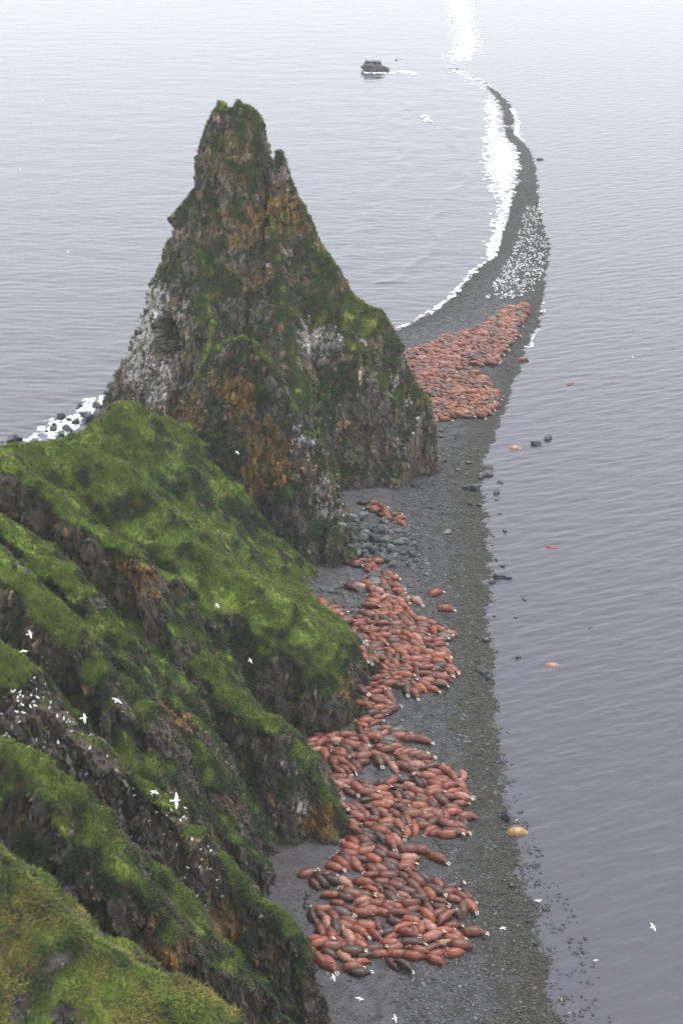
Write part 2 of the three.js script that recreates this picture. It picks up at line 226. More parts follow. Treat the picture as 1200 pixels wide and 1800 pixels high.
    if (pin > 0) { r1 *= lerp(1, 1.75, pin); g1 *= lerp(1, 1.45, pin); b1 *= lerp(1, 1.5, pin); }
    const m = smooth(0.35, 0.65, r + 0.25 * gf);
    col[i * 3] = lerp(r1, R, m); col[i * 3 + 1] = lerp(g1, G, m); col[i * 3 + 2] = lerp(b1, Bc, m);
    rock[i] = m; 
  }
  full.computeVertexNormals();
  const N = full.attributes.normal.array, lists = { headland: [[], []], pinnacle: [[], []] };
  for (let t = 0; t < T.length; t += 3) {
    const a = T[t], b = T[t + 1], c = T[t + 2], r = (rock[a] + rock[b] + rock[c]) / 3, D = -pos[a * 3 + 2], x = pos[a * 3];
    const pinn = D > 234 + 0.25 * (x + 28);
    lists[pinn ? 'pinnacle' : 'headland'][r > 0.5 ? 1 : 0].push(a, b, c);
    if (r < 0.6) tufts.push([a, b, c, r]);
  }
  const sub = (list) => {
    const id = new Map(), p = [], nn = [], cc = [], ix = [];
    for (const v of list) { let k = id.get(v); if (k === undefined) { k = p.length / 3; id.set(v, k); for (let q = 0; q < 3; q++) { p.push(pos[v * 3 + q]); nn.push(N[v * 3 + q]); cc.push(col[v * 3 + q]); } } ix.push(k); }
    const g = new THREE.BufferGeometry(); g.setAttribute('position', new THREE.Float32BufferAttribute(p, 3)); g.setAttribute('normal', new THREE.Float32BufferAttribute(nn, 3)); g.setAttribute('color', new THREE.Float32BufferAttribute(cc, 3)); g.setIndex(ix); return g;
  };
  const head = addGroup('headland_hill'); head.userData.kind = 'structure'; tag(head, 'steep grassy headland with rocky ribs running down to the beach', 'headland');
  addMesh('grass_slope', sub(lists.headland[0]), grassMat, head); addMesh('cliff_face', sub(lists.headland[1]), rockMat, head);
  const pin = addGroup('rock_pinnacle'); tag(pin, 'tall pointed rock pinnacle with mossy and lichened faces above the beach', 'rock pinnacle');
  addMesh('mossy_ledge', sub(lists.pinnacle[0]), grassMat, pin); addMesh('cliff_face', sub(lists.pinnacle[1]), rockMat, pin);
  tufts.pos = pos; tufts.N = N0; tufts.col = col; tufts.head = head; tufts.pin = pin;
}
console.log('land meshes');
// ------------------------------------------------------------------ slabs and blocks standing out of the rock faces
const slabShapes = [...Array(6)].map((_, k) => {
  const r = rng(700 + k), pts = []; for (const x of [-1, 1]) for (const y of [-1, 1]) for (const z of [-1, 1]) pts.push(new THREE.Vector3(x * (0.6 + 0.4 * r()), y * (0.65 + 0.35 * r()) + 0.25 * x * (r() - 0.5), z * (0.6 + 0.4 * r())));
  for (let i = 0; i < 3; i++) pts.push(new THREE.Vector3((r() - 0.5) * 1.6, 1.1 * r(), (r() - 0.5) * 1.6)); const g = new ConvexGeometry(pts); g.computeVertexNormals(); return g;
});
for (const parent of [tufts.head, tufts.pin]) {
  const r = rng(parent === tufts.pin ? 41 : 42), g = parent.children[1].geometry, p = g.attributes.position, c = g.attributes.color, ix = g.index, list = [], A = new THREE.Vector3(), B = new THREE.Vector3(), E = new THREE.Vector3(), n = new THREE.Vector3(), up = new THREE.Vector3(0, 0, 1), q = new THREE.Quaternion(), q2 = new THREE.Quaternion(), e = new THREE.Euler();
  for (let t = 0; t < ix.count; t += 3) {
    const a = ix.getX(t); A.fromBufferAttribute(p, a); B.fromBufferAttribute(p, ix.getX(t + 1)).sub(A); E.fromBufferAttribute(p, ix.getX(t + 2)).sub(A); n.crossVectors(B, E); const area = n.length() / 2, D = -A.z; n.normalize();
    if (n.z < -0.35 || A.y < 0.5 || r() > area * (D > 180 ? 2.2 : D < 105 ? 7 : 4)) continue;
    const far = D > 180 ? 1.25 : D < 80 ? 0.9 : D < 105 ? 0.6 : 0.8, s = (0.07 + 0.3 * r() ** 3) * far, grain = n3(A.x * 0.06, A.y * 0.06, D * 0.06);
    n.y = 0; q.setFromUnitVectors(up, n.lengthSq() > 0.01 ? n.normalize() : up); e.set((r() - 0.5) * 0.9, (r() - 0.5) * 1.2, 0.45 * grain + (r() - 0.5) * 0.5); q2.setFromEuler(e); q.multiply(q2);
    const v = 0.45 + 0.8 * r() + (r() < 0.06 ? 0.9 : 0), k = Math.floor(r() * 6), mo = r() < (parent === tufts.pin ? 0.3 : 0.2) ? 0.8 : 0; list.push({ k, pos: A.clone(), q: q.clone(), sc: new THREE.Vector3(s * (0.7 + 0.5 * r()), s * (1.1 + 1.5 * r()), s * (0.6 + 0.5 * r())), c: [lerp(c.getX(a), 0.032, mo) * v, lerp(c.getY(a), 0.058, mo) * v, lerp(c.getZ(a), 0.014, mo) * v], s: s / A.distanceTo(camera.position) });
  }
  list.sort((a, b) => b.s - a.s); console.log('slabs', list.length);
  const mats = new Map(), mat = (col) => { const key = col.map((x) => Math.round(Math.sqrt(x) * 14)).join(); if (!mats.has(key)) mats.set(key, std({ color: C(...col), flatShading: true })); return mats.get(key); };
  for (const o of list.slice(0, 240)) { const m = addMesh('rock_slab', slabShapes[o.k], mat(o.c), parent); m.position.copy(o.pos); m.quaternion.copy(o.q); m.scale.copy(o.sc); }
  for (let part = 0; part < 3; part++) {
  const rest = list.slice(240).filter((o) => o.k % 3 === part), im = new THREE.InstancedMesh(slabShapes[part], std({ flatShading: true }), rest.length);
  rest.forEach((o, i) => { im.setMatrixAt(i, new THREE.Matrix4().compose(o.pos, o.q, o.sc)); im.setColorAt(i, C(...o.c)); }); im.name = 'rock_slab'; im.userData.kind = 'stuff'; im.castShadow = im.receiveShadow = true; parent.add(im);
  }
}

// ------------------------------------------------------------------ grass tufts on the turf
function tuftGeometry(seed, blades, len, width, spread) {
  const r = rng(seed), p = [], c = [];
  for (let i = 0; i < blades; i++) {
    const a = r() * 6.283, b = r() * spread, l = len * (0.6 + 0.6 * r()), lean = l * (0.25 + 0.6 * r()), da = a + (r() - 0.5), x = Math.cos(a) * b, z = Math.sin(a) * b, wx = Math.cos(da + 1.57) * width * 0.5, wz = Math.sin(da + 1.57) * width * 0.5;
    const mx = x + Math.cos(da) * lean * 0.35, mz = z + Math.sin(da) * lean * 0.35, my = l * 0.65, tx = x + Math.cos(da) * lean, tz = z + Math.sin(da) * lean, ty = l * 0.95;
    p.push(x - wx, -0.06, z - wz, x + wx, -0.06, z + wz, mx, my, mz, mx - wx, my, mz - wz, x + wx, -0.06, z + wz, mx + wx, my, mz + wz, mx - wx, my, mz - wz, mx + wx, my, mz + wz, tx, ty, tz);
    const k = 0.8 + 0.4 * r(); for (let q = 0; q < 9; q++) c.push(k, k, k);
  }
  const g = new THREE.BufferGeometry(); g.setAttribute('position', new THREE.Float32BufferAttribute(p, 3)); g.setAttribute('color', new THREE.Float32BufferAttribute(c, 3)); g.computeVertexNormals(); return g;
}
{
  const { pos, N, col } = tufts, r = rng(77), up = new THREE.Vector3(0, 1, 0), nv = new THREE.Vector3(), q = new THREE.Quaternion(), q2 = new THREE.Quaternion(), m = new THREE.Matrix4(), s = new THREE.Vector3(), pv = new THREE.Vector3();
  const sets = { near: [], headland: [], pinnacle: [] };
  const A = new THREE.Vector3(), B = new THREE.Vector3(), Cc = new THREE.Vector3();
  for (const [a, b, c, rk] of tufts) {
    A.fromArray(pos, a * 3); B.fromArray(pos, b * 3); Cc.fromArray(pos, c * 3);
    const D = -A.z, area = B.clone().sub(A).cross(Cc.clone().sub(A)).length() / 2; if (A.y < 1.5 || D < 50) continue;
    const near = D < 92, wild = fbm3(A.x * 0.13, A.y * 0.13, D * 0.13, 2), ny = N[a * 3 + 1];
    if (D < 70 ? A.x < -30 : A.x < -0.29 * D - 8) continue;
    let want = area * (near ? 34 : D < 140 ? 22 : 13) * (1 - rk * 1.2) * clamp(1 + wild, 0.55, 1.4);
    if (D > 236) want *= 0.8;
    while (want > 0) {
      if (r() > want) break; want--;
      let u = r(), v = r(); if (u + v > 1) { u = 1 - u; v = 1 - v; }
      pv.copy(A).addScaledVector(B.clone().sub(A), u).addScaledVector(Cc.clone().sub(A), v);
      nv.set(N[a * 3], N[a * 3 + 1], N[a * 3 + 2]).lerp(up, 0.35).normalize(); q.setFromUnitVectors(up, nv); q2.setFromAxisAngle(up, r() * 6.283); q.multiply(q2);
      const k = (0.6 + 0.7 * r()) * (0.85 + 0.5 * wild); s.set(k, k * (0.7 + 0.6 * r()), k);
      m.compose(pv, q, s);
      const t = (0.6 + 0.75 * r()) * (1 + 0.5 * fbm3(pv.x * 0.8, pv.y * 0.8, D * 0.8, 2)), y = r() < (near ? 0.3 : 0.1) ? 1.5 : 1, g = 0.25 * fbm3(pv.x * 0.4, pv.y * 0.4, D * 0.4, 2);
      (near ? sets.near : D > 236 ? sets.pinnacle : sets.headland).push([m.clone(), (col[a * 3] * t + 0.01 * g) * 1.15 * y, (col[a * 3 + 1] * t + 0.02 * g) * 1.15 * (y > 1 ? 1.12 : 1), col[a * 3 + 2] * t * y]);
    }
  }
  const mat = new THREE.MeshPhysicalMaterial({ vertexColors: true, roughness: 1, transmission: 0.3, thickness: 0, side: THREE.DoubleSide, color: 0xffffff });
  const put = (list, geo, name, parent) => {
    const im = new THREE.InstancedMesh(geo, mat, list.length); list.forEach(([M, R, G, Bl], i) => { im.setMatrixAt(i, M); im.setColorAt(i, C(R, G, Bl)); });
    im.name = name; im.userData.kind = 'stuff'; im.castShadow = im.receiveShadow = true; parent.add(im); console.log(name, list.length);
  };
  put(sets.near, tuftGeometry(1, 10, 0.5, 0.055, 0.2), 'tall_grass', tufts.head);
  put(sets.headland, tuftGeometry(2, 8, 0.42, 0.085, 0.26), 'grass', tufts.head);
  put(sets.pinnacle, tuftGeometry(3, 7, 0.42, 0.11, 0.28), 'grass', tufts.pin);
}

// ------------------------------------------------------------------ beach, seabed, sea
{
  const rows = [], P = [], col = [], ix = []; let D = 84; while (D < D_TIP + 60) { rows.push(D); D += D < 310 ? 0.4 : 0.4 + (D - 310) * 0.004; }
  const K = 130;
  rows.forEach((d) => {
    const xr = xRight(d) + (d < 330 ? 22 : 30), xl = d < 240 ? footX(Math.min(d, 230)) - 14 : d < left[0].D ? xLeftHid(d) - 6 : xLeft0(d) - Math.min(30, 6 + (d - left[0].D));
    for (let i = 0; i <= K; i++) {
      const x = lerp(xl, xr, i / K), h = beachHeight(x, d); P.push(x, Math.max(h, -5), -d);
      const wl = xRight(d) - x, n = fbm2(x * 0.35, d * 0.35, 3), f = n2(x * 2.1, d * 2.1) * 0.5 + n2(x * 5, d * 5) * 0.4, dry = smooth(0.5, 1.7, h + n * 1.4);
      const v = 1 + 0.3 * n + 0.4 * f, far = smooth(280, 330, d);
      let R = lerp(0.02, 0.062, dry) * v, G = lerp(0.018, 0.06, dry) * v, Bc = lerp(0.016, 0.068, dry) * v;
      const weed = smooth(0.1, 0.4, n + 0.15) * smooth(1.6, 0.5, h) * smooth(-0.3, 0.1, h) * (1 - far); R = lerp(R, 0.021 * v, weed * 0.7); G = lerp(G, 0.021 * v, weed * 0.7); Bc = lerp(Bc, 0.013 * v, weed * 0.7);
      const soil = smooth(4, -1, x - footX(Math.min(d, 230)) - 2 + n * 4) * (d < 225 ? 1 : 0) * 0.55; R = lerp(R, 0.05 * v, soil); G = lerp(G, 0.041 * v, soil); Bc = lerp(Bc, 0.039 * v, soil);
      if (h < 0) { const k = smooth(0, -0.5, h); R = lerp(R, 0.17 * v, k); G = lerp(G, 0.17 * v, k); Bc = lerp(Bc, 0.155 * v, k); }
      col.push(R, G, Bc);
    }
  });
  for (let j = 0; j < rows.length - 1; j++) for (let i = 0; i < K; i++) { const a = j * (K + 1) + i, b = a + 1, c = a + K + 1, d = c + 1; ix.push(a, b, d, a, d, c); }
  const g = new THREE.BufferGeometry(); g.setAttribute('position', new THREE.Float32BufferAttribute(P, 3)); g.setAttribute('color', new THREE.Float32BufferAttribute(col, 3)); g.setIndex(ix); g.computeVertexNormals();
  const b = addMesh('beach', g, std({ vertexColors: true, roughness: 0.85 })); b.userData.kind = 'structure'; tag(b, 'dark pebble beach tapering into a curved spit', 'beach');
  const bed = addMesh('seabed', new THREE.PlaneGeometry(9000, 9000).rotateX(-Math.PI / 2), std({ color: C(0.05, 0.055, 0.07) })); bed.position.set(0, -5.2, -2500); bed.userData.kind = 'structure'; tag(bed, 'dark seabed under the water', 'seabed');
}
const midX = (D) => (D < left[0].D ? -20 : D < D_TIP ? (xRight(D) + xLeft0(D)) / 2 : (xRight(D_TIP) + xLeft0(D_TIP)) / 2 - (D - D_TIP) * 0.12);
function wave(x, D) {
  const f = (c, s) => { // crests run along (c, s) in plan
    const a = x * c + D * s, b = -x * s + D * c, near = smooth(520, 260, D);
    return 0.085 * n2(a / 13, b / 3.6) + 0.06 * n2(a / 6 + 9, b / 1.7) + (0.036 + 0.02 * smooth(240, 140, D)) * near * n2(a / 2.2, b / 0.85 + 4);
  };
  const k = smooth(-25, 25, x - midX(D)), calm = 1 - 0.1 * k, l = xLeft0(D) - x + 4 * n2(x / 30, D / 30), swell = D > 400 && D < 720 && l > 4 && l < 70 ? 0.3 * Math.exp(-(((l - 22) / 2.2) ** 2)) + 0.24 * Math.exp(-(((l - 46) / 3) ** 2)) : 0;
  return (k <= 0 ? f(0.99, -0.12) : k >= 1 ? f(0.93, 0.37) : lerp(f(0.99, -0.12), f(0.93, 0.37), k)) * calm + 0.1 * n2(x / 40, D / 18) * (1 - k) + swell;
}
{
  const rows = []; let D = 60; while (D < 1300) { rows.push(D); D += Math.max(0.34, D * 0.0017); } for (; D < 7000; D *= 1.06) rows.push(D);
  const K = 330, P = new Float32Array(rows.length * (K + 1) * 3), ix = [];
  rows.forEach((d, j) => { for (let i = 0; i <= K; i++) { const x = (i / K - 0.5) * 0.86 * (d + 60), o = (j * (K + 1) + i) * 3; P[o] = x; P[o + 1] = d < 1350 ? wave(x, d) : 0; P[o + 2] = -d; } });
  for (let j = 0; j < rows.length - 1; j++) for (let i = 0; i < K; i++) {
    const a = j * (K + 1) + i, x = P[a * 3], d = rows[j];
    if (d > 70 && d < 228 && x > ridgeX(d) - 20 && x < footX(d) - 1) continue; // under the land
    ix.push(a, a + 1, a + K + 2, a, a + K + 2, a + K + 1);
  }
  const g = new THREE.BufferGeometry(); g.setAttribute('position', new THREE.BufferAttribute(P, 3)); g.setIndex(ix); g.computeVertexNormals();
  const sea = addMesh('sea', g, new THREE.MeshPhysicalMaterial({ color: C(0.13, 0.123, 0.156), roughness: 0.08, ior: 1.34, transmission: 0.36, thickness: 0 }));
  sea.userData.kind = 'structure'; tag(sea, 'pale rippled grey sea on both sides of the spit', 'sea'); console.log('sea', ix.length / 3);
}
// surf: lumpy white foam lying on the water
{
  const px = (l) => l.map(([a, b]) => { const p = atH(a, b, 0); return [p.x, p.D]; });
  const P = [], ix = [], thick = [];
  const patch = (poly, cell, cover, warp, rough = 1) => {
    const x0 = Math.min(...poly.map((p) => p[0])) - 6, x1 = Math.max(...poly.map((p) => p[0])) + 6, d0 = Math.min(...poly.map((p) => p[1])) - 6, d1 = Math.max(...poly.map((p) => p[1])) + 6;
    const nx = Math.ceil((x1 - x0) / cell), nd = Math.ceil((d1 - d0) / cell), id = new Map();
    const foamAt = (x, d) => { // thick inside, thin and broken towards the rim
      const wx = x + warp * fbm2(x * 0.22, d * 0.12, 3), wd = d + warp * 1.6 * fbm2(x * 0.22 + 30, d * 0.12, 3), off = warp * 0.7; let inner = 0;
      for (const [a, b] of [[0, 0], [off, 0], [-off, 0], [0, off * 1.6], [0, -off * 1.6], [off * 0.5, off * 0.8], [-off * 0.5, off * 0.8], [off * 0.5, -off * 0.8], [-off * 0.5, -off * 0.8]]) inner += inPoly(poly, wx + a, wd + b) ? 1 / 9 : 0;
      return smooth(-0.05, 0.4, cover + (inner - 0.7) * 0.9 - fbm2(x * 0.3 + 5, d * 0.18, 4) - 0.2 * n2(x * 1.1, d * 0.7));
    };
    const v = (i, j) => { const k = j * (nx + 1) + i; if (!id.has(k)) { const x = x0 + (i + 0.35 * n2(i * 3.1, j * 2.7)) * cell, d = d0 + (j + 0.35 * n2(i * 2.3 + 50, j * 3.3)) * cell; id.set(k, P.length / 3); P.push(x, Math.max(wave(x, d), beachHeight(x, d)) + 0.07 + rough * 0.16 * (0.5 + fbm2(x * 0.9, d * 0.9, 2)), -d); thick.push(0.82, 0.84, 0.86, foamAt(x, d)); } return id.get(k); };
    for (let j = 0; j < nd; j++) for (let i = 0; i < nx; i++) {
      const x = x0 + (i + 0.5) * cell, d = d0 + (j + 0.5) * cell; if (beachHeight(x, d) > 0.22) continue;
      const wx = x + warp * fbm2(x * 0.22, d * 0.12, 3), wd = d + warp * 1.6 * fbm2(x * 0.22 + 30, d * 0.12, 3);
      if (!inPoly(poly, wx, wd)) continue;
      const a = v(i, j), b = v(i + 1, j), c = v(i, j + 1), e = v(i + 1, j + 1); ix.push(a, b, e, a, e, c);
    }
  };
  patch(px([[862, 165], [872, 180], [876, 215], [884, 245], [905, 260], [913, 290], [903, 330], [893, 352], [878, 360], [862, 330], [852, 290], [850, 255], [856, 215], [850, 185]]), 0.6, 0.28, 5);
  patch(px([[893, 350], [884, 395], [874, 440], [866, 455], [850, 470], [846, 455], [858, 420], [868, 370], [880, 350]]), 0.45, 0.02, 4);
  patch(px([[780, -40], [822, -40], [828, 20], [842, 70], [838, 95], [815, 112], [785, 108], [800, 70], [790, 30]]), 1.1, 0.25, 9);
  patch(px([[800, 118], [860, 150], [865, 165], [842, 155], [800, 130], [770, 118]]), 0.8, 0.0, 6);
  patch(px([[738, 204], [752, 202], [760, 212], [768, 214], [752, 216], [740, 212]]), 0.4, -0.2, 1.2, 2);
  patch(px([[60, 768], [72, 745], [120, 728], [150, 705], [190, 688], [205, 700], [185, 715], [150, 745], [110, 775]]), 0.3, 0.12, 2.5);
  patch(px([[20, 782], [40, 766], [70, 758], [90, 772], [30, 790]]), 0.3, -0.05, 2);
  patch(px([[634, 124], [640, 126], [690, 128], [705, 126], [690, 131], [640, 130]]), 0.5, -0.05, 1.5);
  patch(px([[690, 122], [730, 126], [740, 134], [700, 130]]), 0.5, -0.1, 2);
  const line = (l, w, cover, cell = 0.25) => { const q = px(l); patch([...q.map(([x, d]) => [x - w, d + w * 0.6]), ...q.reverse().map(([x, d]) => [x + w * 0.4, d - w * 0.4])], cell, cover, 1.2, 0.6); };
  line([[700, 580], [740, 560], [765, 545], [790, 526], [810, 505], [830, 482], [850, 465], [866, 452]], 1.2, 0.12);
  line([[866, 452], [876, 420], [884, 395], [893, 365], [900, 340]], 2.4, 0.2);
  line([[926, 612], [934, 600], [945, 580]], -0.6, 0.2); line([[950, 562], [954, 545], [956, 530]], -0.5, 0.15); line([[948, 375], [946, 350], [944, 330]], -0.5, 0.1);
  line([[918, 248], [905, 236], [908, 215], [898, 190]], -1.5, 0.15, 0.4);
  const g = new THREE.BufferGeometry(); g.setAttribute('position', new THREE.Float32BufferAttribute(P, 3)); g.setAttribute('color', new THREE.Float32BufferAttribute(thick, 4)); g.setIndex(ix); g.computeVertexNormals();
  const f = addMesh('surf_foam', g, std({ vertexColors: true, transparent: true, roughness: 0.8 })); f.userData.kind = 'stuff'; tag(f, 'white surf along the spit and the shore rocks', 'foam'); console.log('foam', ix.length / 3);
}

// ------------------------------------------------------------------ pebbles and boulders
const rockShapes = [...Array(8)].map((_, k) => {
  const r = rng(300 + k), pts = []; for (let i = 0; i < 15; i++) { const v = new THREE.Vector3(r() - 0.5, r() - 0.5, r() - 0.5).normalize(); v.multiplyScalar(0.85 + 0.3 * r()); if (k > 3) { v.x = clamp(v.x, -0.72, 0.8); v.y = clamp(v.y, -0.6, 0.62); } pts.push(v); }
  const g = new ConvexGeometry(pts); g.computeVertexNormals(); return g;
});
{
  const r = rng(55), list = [], e = new THREE.Euler(), q = new THREE.Quaternion();
  const add = (x, D, s) => {
    const h = beachHeight(x, D); if (D < 232 && x < footX(D) + 3 && land(x, D) > h + 0.1) return;
    e.set(r() * 0.6 - 0.3, r() * 6.28, r() * 0.6 - 0.3); q.setFromEuler(e);
    const m = new THREE.Matrix4().compose(new THREE.Vector3(x, h + s * 0.08, -D), q, new THREE.Vector3(s * (0.8 + 0.6 * r()), s * (0.35 + 0.3 * r()), s * (0.7 + 0.4 * r())));
    const v = 0.022 + 0.065 * r() * r() + (r() < 0.1 ? 0.09 : 0), wet = h + 0.7 * n2(x * 0.25, D * 0.25) < 0.8, w = r(); list.push([m, v * (wet ? 0.5 + 0.35 * w : 0.98), v * (wet ? 0.48 + 0.28 * w : 0.98), v * (wet ? 0.42 : 1.08)]);
  };
  for (let i = 0; i < 52000; i++) { const D = 90 + 190 * r() ** 1.1, band = xRight(D) - 20 * r() ** 1.3 + 1.2; add(band, D, 0.1 + 0.14 * r() * r() + (r() < 0.03 ? 0.18 : 0)); }
  for (let i = 0; i < 1500; i++) { const D = 92 + 75 * r(), x = xRight(D) + 6.5 * r() ** 1.6 * smooth(175, 125, D), n = list.length; if (n2(x * 0.3, D * 0.3) < -0.1) continue; add(x, D, 0.14 + 0.25 * r() * r()); if (list.length > n) { list[n][0].elements[13] = 0.02; for (let q = 1; q < 4; q++) list[n][q] = 0.028; } }
  for (let i = 0; i < 40000; i++) { const D = 90 + 250 * r(), x = lerp(D < 240 ? footX(Math.min(D, 230)) - 8 : xLeft(D) < -50 ? 5 : xLeft(D), xRight(D), r()); add(x, D, 0.09 + 0.13 * r() * r() + (r() < 0.015 ? 0.2 : 0)); }
  for (let i = 0; i < 14000; i++) { const D = 320 + 200 * r(), x = lerp(xLeft0(D), xRight(D), r()); add(x, D, 0.14 + 0.15 * r()); }
  const im = new THREE.InstancedMesh(rockShapes[1], std({ roughness: 0.55, flatShading: true }), list.length); list.forEach(([M, R, G, B], i) => { im.setMatrixAt(i, M); im.setColorAt(i, C(R, G, B)); });
  im.name = 'pebbles'; im.userData.kind = 'stuff'; im.castShadow = im.receiveShadow = true; tag(im, 'loose grey pebbles and wet shingle on the beach', 'pebbles'); scene.add(im); console.log('pebbles', list.length);
}
const tones = { dark: [C(0.022, 0.022, 0.026), C(0.03, 0.028, 0.032), C(0.038, 0.035, 0.038)], grey: [C(0.07, 0.074, 0.076), C(0.09, 0.097, 0.096), C(0.055, 0.058, 0.058)], green: [C(0.06, 0.07, 0.062), C(0.085, 0.1, 0.09), C(0.045, 0.052, 0.05), C(0.12, 0.13, 0.125)], tan: [C(0.1, 0.088, 0.078), C(0.075, 0.067, 0.062)] };
const toneMats = Object.fromEntries(Object.entries(tones).map(([k, l]) => [k, l.map((c) => std({ color: c, roughness: k === 'dark' ? 0.45 : 0.85, flatShading: true }))]));
const rb = rng(901);
function boulder(px, py, wide, tone, label, group, flat = 0.6, sink = 0.25, lift = 0) {
  let p = atH(px, py, 0); for (let i = 0; i < 6; i++) { const g = groundAt(p.x, p.D); p = atH(px, py, clamp(g, -0.2, 14)); }
  const s = (wide / 2) * p.t / FOCAL, o = addMesh('boulder', rockShapes[Math.floor(rb() * 8)], toneMats[tone][Math.floor(rb() * toneMats[tone].length)]);
  o.position.set(p.x, p.h + s * flat * (0.5 - sink) + lift * rb(), -p.D); o.scale.set(s, s * flat * (0.85 + 0.3 * rb()), s * (0.65 + 0.3 * rb())); o.rotation.set(rb() * 0.5 - 0.25, rb() * 6.28, rb() * 0.5 - 0.25);
  return tag(o, label, 'boulder', group);
}
boulder(941, 784, 22, 'dark', 'lower dark rounded boulder of the pair standing out in the calm water', null, 0.65, 0);
boulder(964, 774, 20, 'dark', 'upper dark boulder of the pair standing out in the calm water', null, 0.7, 0);
boulder(888, 1438, 24, 'dark', 'large square dark boulder at the waterline beside the pale tan walrus', null, 0.9, 0);
boulder(889, 1420, 13, 'tan', 'smaller brownish boulder just above the square dark boulder at the waterline', null, 0.6);
boulder(876, 1017, 25, 'dark', 'widest dark boulder in the shallows level with the rubble fan', null, 0.7, 0);
boulder(852, 1184, 22, 'dark', 'dark wet boulder at the waterline next to the biggest mid herd', null, 0.6);
boulder(731, 855, 24, 'dark', 'dark squat boulder on the shingle just below the pinnacle cliff', null, 0.6);
boulder(785, 936, 20, 'dark', 'lone dark boulder on the middle of the shingle right of the rubble', null, 0.6);
boulder(757, 893, 15, 'green', 'greenish grey boulder above the lone dark boulder on the shingle', null, 0.6);
for (const [x, y, w] of [[861, 825, 12], [857, 836, 18], [848, 838, 12], [878, 850, 10], [872, 869, 13], [872, 881, 6], [887, 936, 9], [866, 945, 7], [892, 1019, 12], [864, 1026, 11], [921, 1055, 9], [883, 997, 8], [871, 986, 7], [910, 1158, 10], [853, 1127, 13], [856, 1194, 12], [844, 1180, 13], [902, 1375, 7], [914, 1398, 6], [853, 960, 6], [842, 890, 9], [836, 862, 20], [820, 860, 14], [845, 842, 10], [868, 1085, 7], [905, 1088, 6], [878, 905, 6], [826, 888, 8], [893, 1290, 7], [899, 1345, 6], [941, 1528, 9], [920, 1537, 6], [907, 1520, 7], [934, 1545, 7], [898, 1558, 11], [945, 1494, 7], [956, 1600, 9], [928, 1620, 8], [966, 1672, 10], [940, 1660, 7]]) { const by = y < 900 ? 'beside the pinnacle foot' : y < 1100 ? 'beside the rubble fan' : y < 1450 ? 'beside the packed herd' : 'at lower right', sz = w > 9 ? 'sizeable' : 'small'; boulder(x, y, w * 1.35, 'dark', `${sz} dark wet boulder at the right waterline ${by}`, `${sz} dark boulders at the right waterline ${by}`, 0.75, 0); };
for (const [x, y, w] of [[775, 758, 9], [772, 768, 12], [759, 792, 20], [766, 806, 14], [779, 811, 14], [787, 804, 10], [771, 812, 11], [804, 827, 10], [823, 814, 11], [798, 797, 7], [750, 818, 13], [757, 824, 9]]) boulder(x, y, w * 1.3, 'dark', 'dark boulder fallen on shingle at the right foot of the pinnacle', 'fallen boulders at the right foot of the pinnacle', 0.6);
boulder(22, 778, 36, 'dark', 'massive dark sea rock behind the grassy crest at the left edge', null, 0.8);
boulder(119, 757, 26, 'dark', 'biggest dark boulder in the surf behind the grassy ridge at left', null, 0.7);
for (const [x, y, w] of [[38, 777, 16], [108, 737, 15], [143, 716, 11], [137, 722, 8], [169, 717, 13], [96, 750, 11], [95, 758, 14], [122, 741, 9], [75, 749, 6], [82, 761, 7], [148, 736, 19], [134, 745, 16], [108, 768, 15], [160, 742, 22], [172, 733, 18], [180, 722, 15], [190, 694, 15], [195, 681, 17], [186, 708, 12], [160, 728, 8], [153, 726, 7], [8, 788, 7], [4, 779, 5], [197, 700, 14], [184, 700, 7]]) boulder(x, y, w * 1.25, 'dark', `${w > 14 ? 'big' : 'small'} wet dark rock in the white surf behind the ridge, ${x < 100 ? 'left end' : x < 150 ? 'middle' : 'by the pinnacle'}`, `${w > 14 ? 'big' : 'small'} surf rocks behind the ridge, ${x < 100 ? 'left end' : x < 150 ? 'middle' : 'by the pinnacle'}`, 0.9, 0);
boulder(821, 640, 15, 'grey', 'grey green boulder half surrounded by the far walrus herd', null, 0.6, 0.1);
boulder(683, 1081, 20, 'green', 'flat pale slab lying among the walruses of the mid herd', null, 0.4, 0);
const spread = (poly, n, seed) => { const r = rng(seed), out = [], xs = poly.map((p) => p[0]), ys = poly.map((p) => p[1]); while (out.length < n) { const x = lerp(Math.min(...xs), Math.max(...xs), r()), y = lerp(Math.min(...ys), Math.max(...ys), r()); if (inPoly(poly, x, y)) out.push([x, y, r()]); } return out; };
for (const [x, y, k] of spread([[600, 915], [640, 895], [690, 915], [720, 940], [740, 965], [735, 995], [700, 1000], [640, 985], [605, 970]], 120, 5)) boulder(x, y, 9 + 17 * k * k, 'green', `${k > 0.75 ? 'large' : k > 0.4 ? 'medium' : 'small'} greenish grey block, ${x < 650 ? 'cliff side' : x < 695 ? 'middle' : 'seaward side'} of the rubble fan under the pinnacle`, `${k > 0.75 ? 'large' : k > 0.4 ? 'medium' : 'small'} blocks, ${x < 650 ? 'cliff side' : x < 695 ? 'middle' : 'seaward side'} of the rubble fan`, 0.65, 0.25, x < 690 ? 1 : 0.2);
for (const [x, y, k] of spread([[690, 930], [720, 910], [745, 960], [755, 1000], [740, 1060], [715, 1040], [720, 990]], 60, 6)) boulder(x, y, 5 + 7 * k, 'green', 'small greenish stone strewn below the rubble fan', 'stones strewn below the rubble fan', 0.5);
for (const [x, y, k] of spread([[556, 1040], [600, 1030], [650, 1035], [655, 1060], [640, 1085], [600, 1090], [560, 1085]], 36, 7)) boulder(x, y, 8 + 14 * k * k, rb() < 0.5 ? 'tan' : 'grey', 'brownish block piled against the cliff beside the mid herd', 'blocks piled beside the mid herd', 0.6);
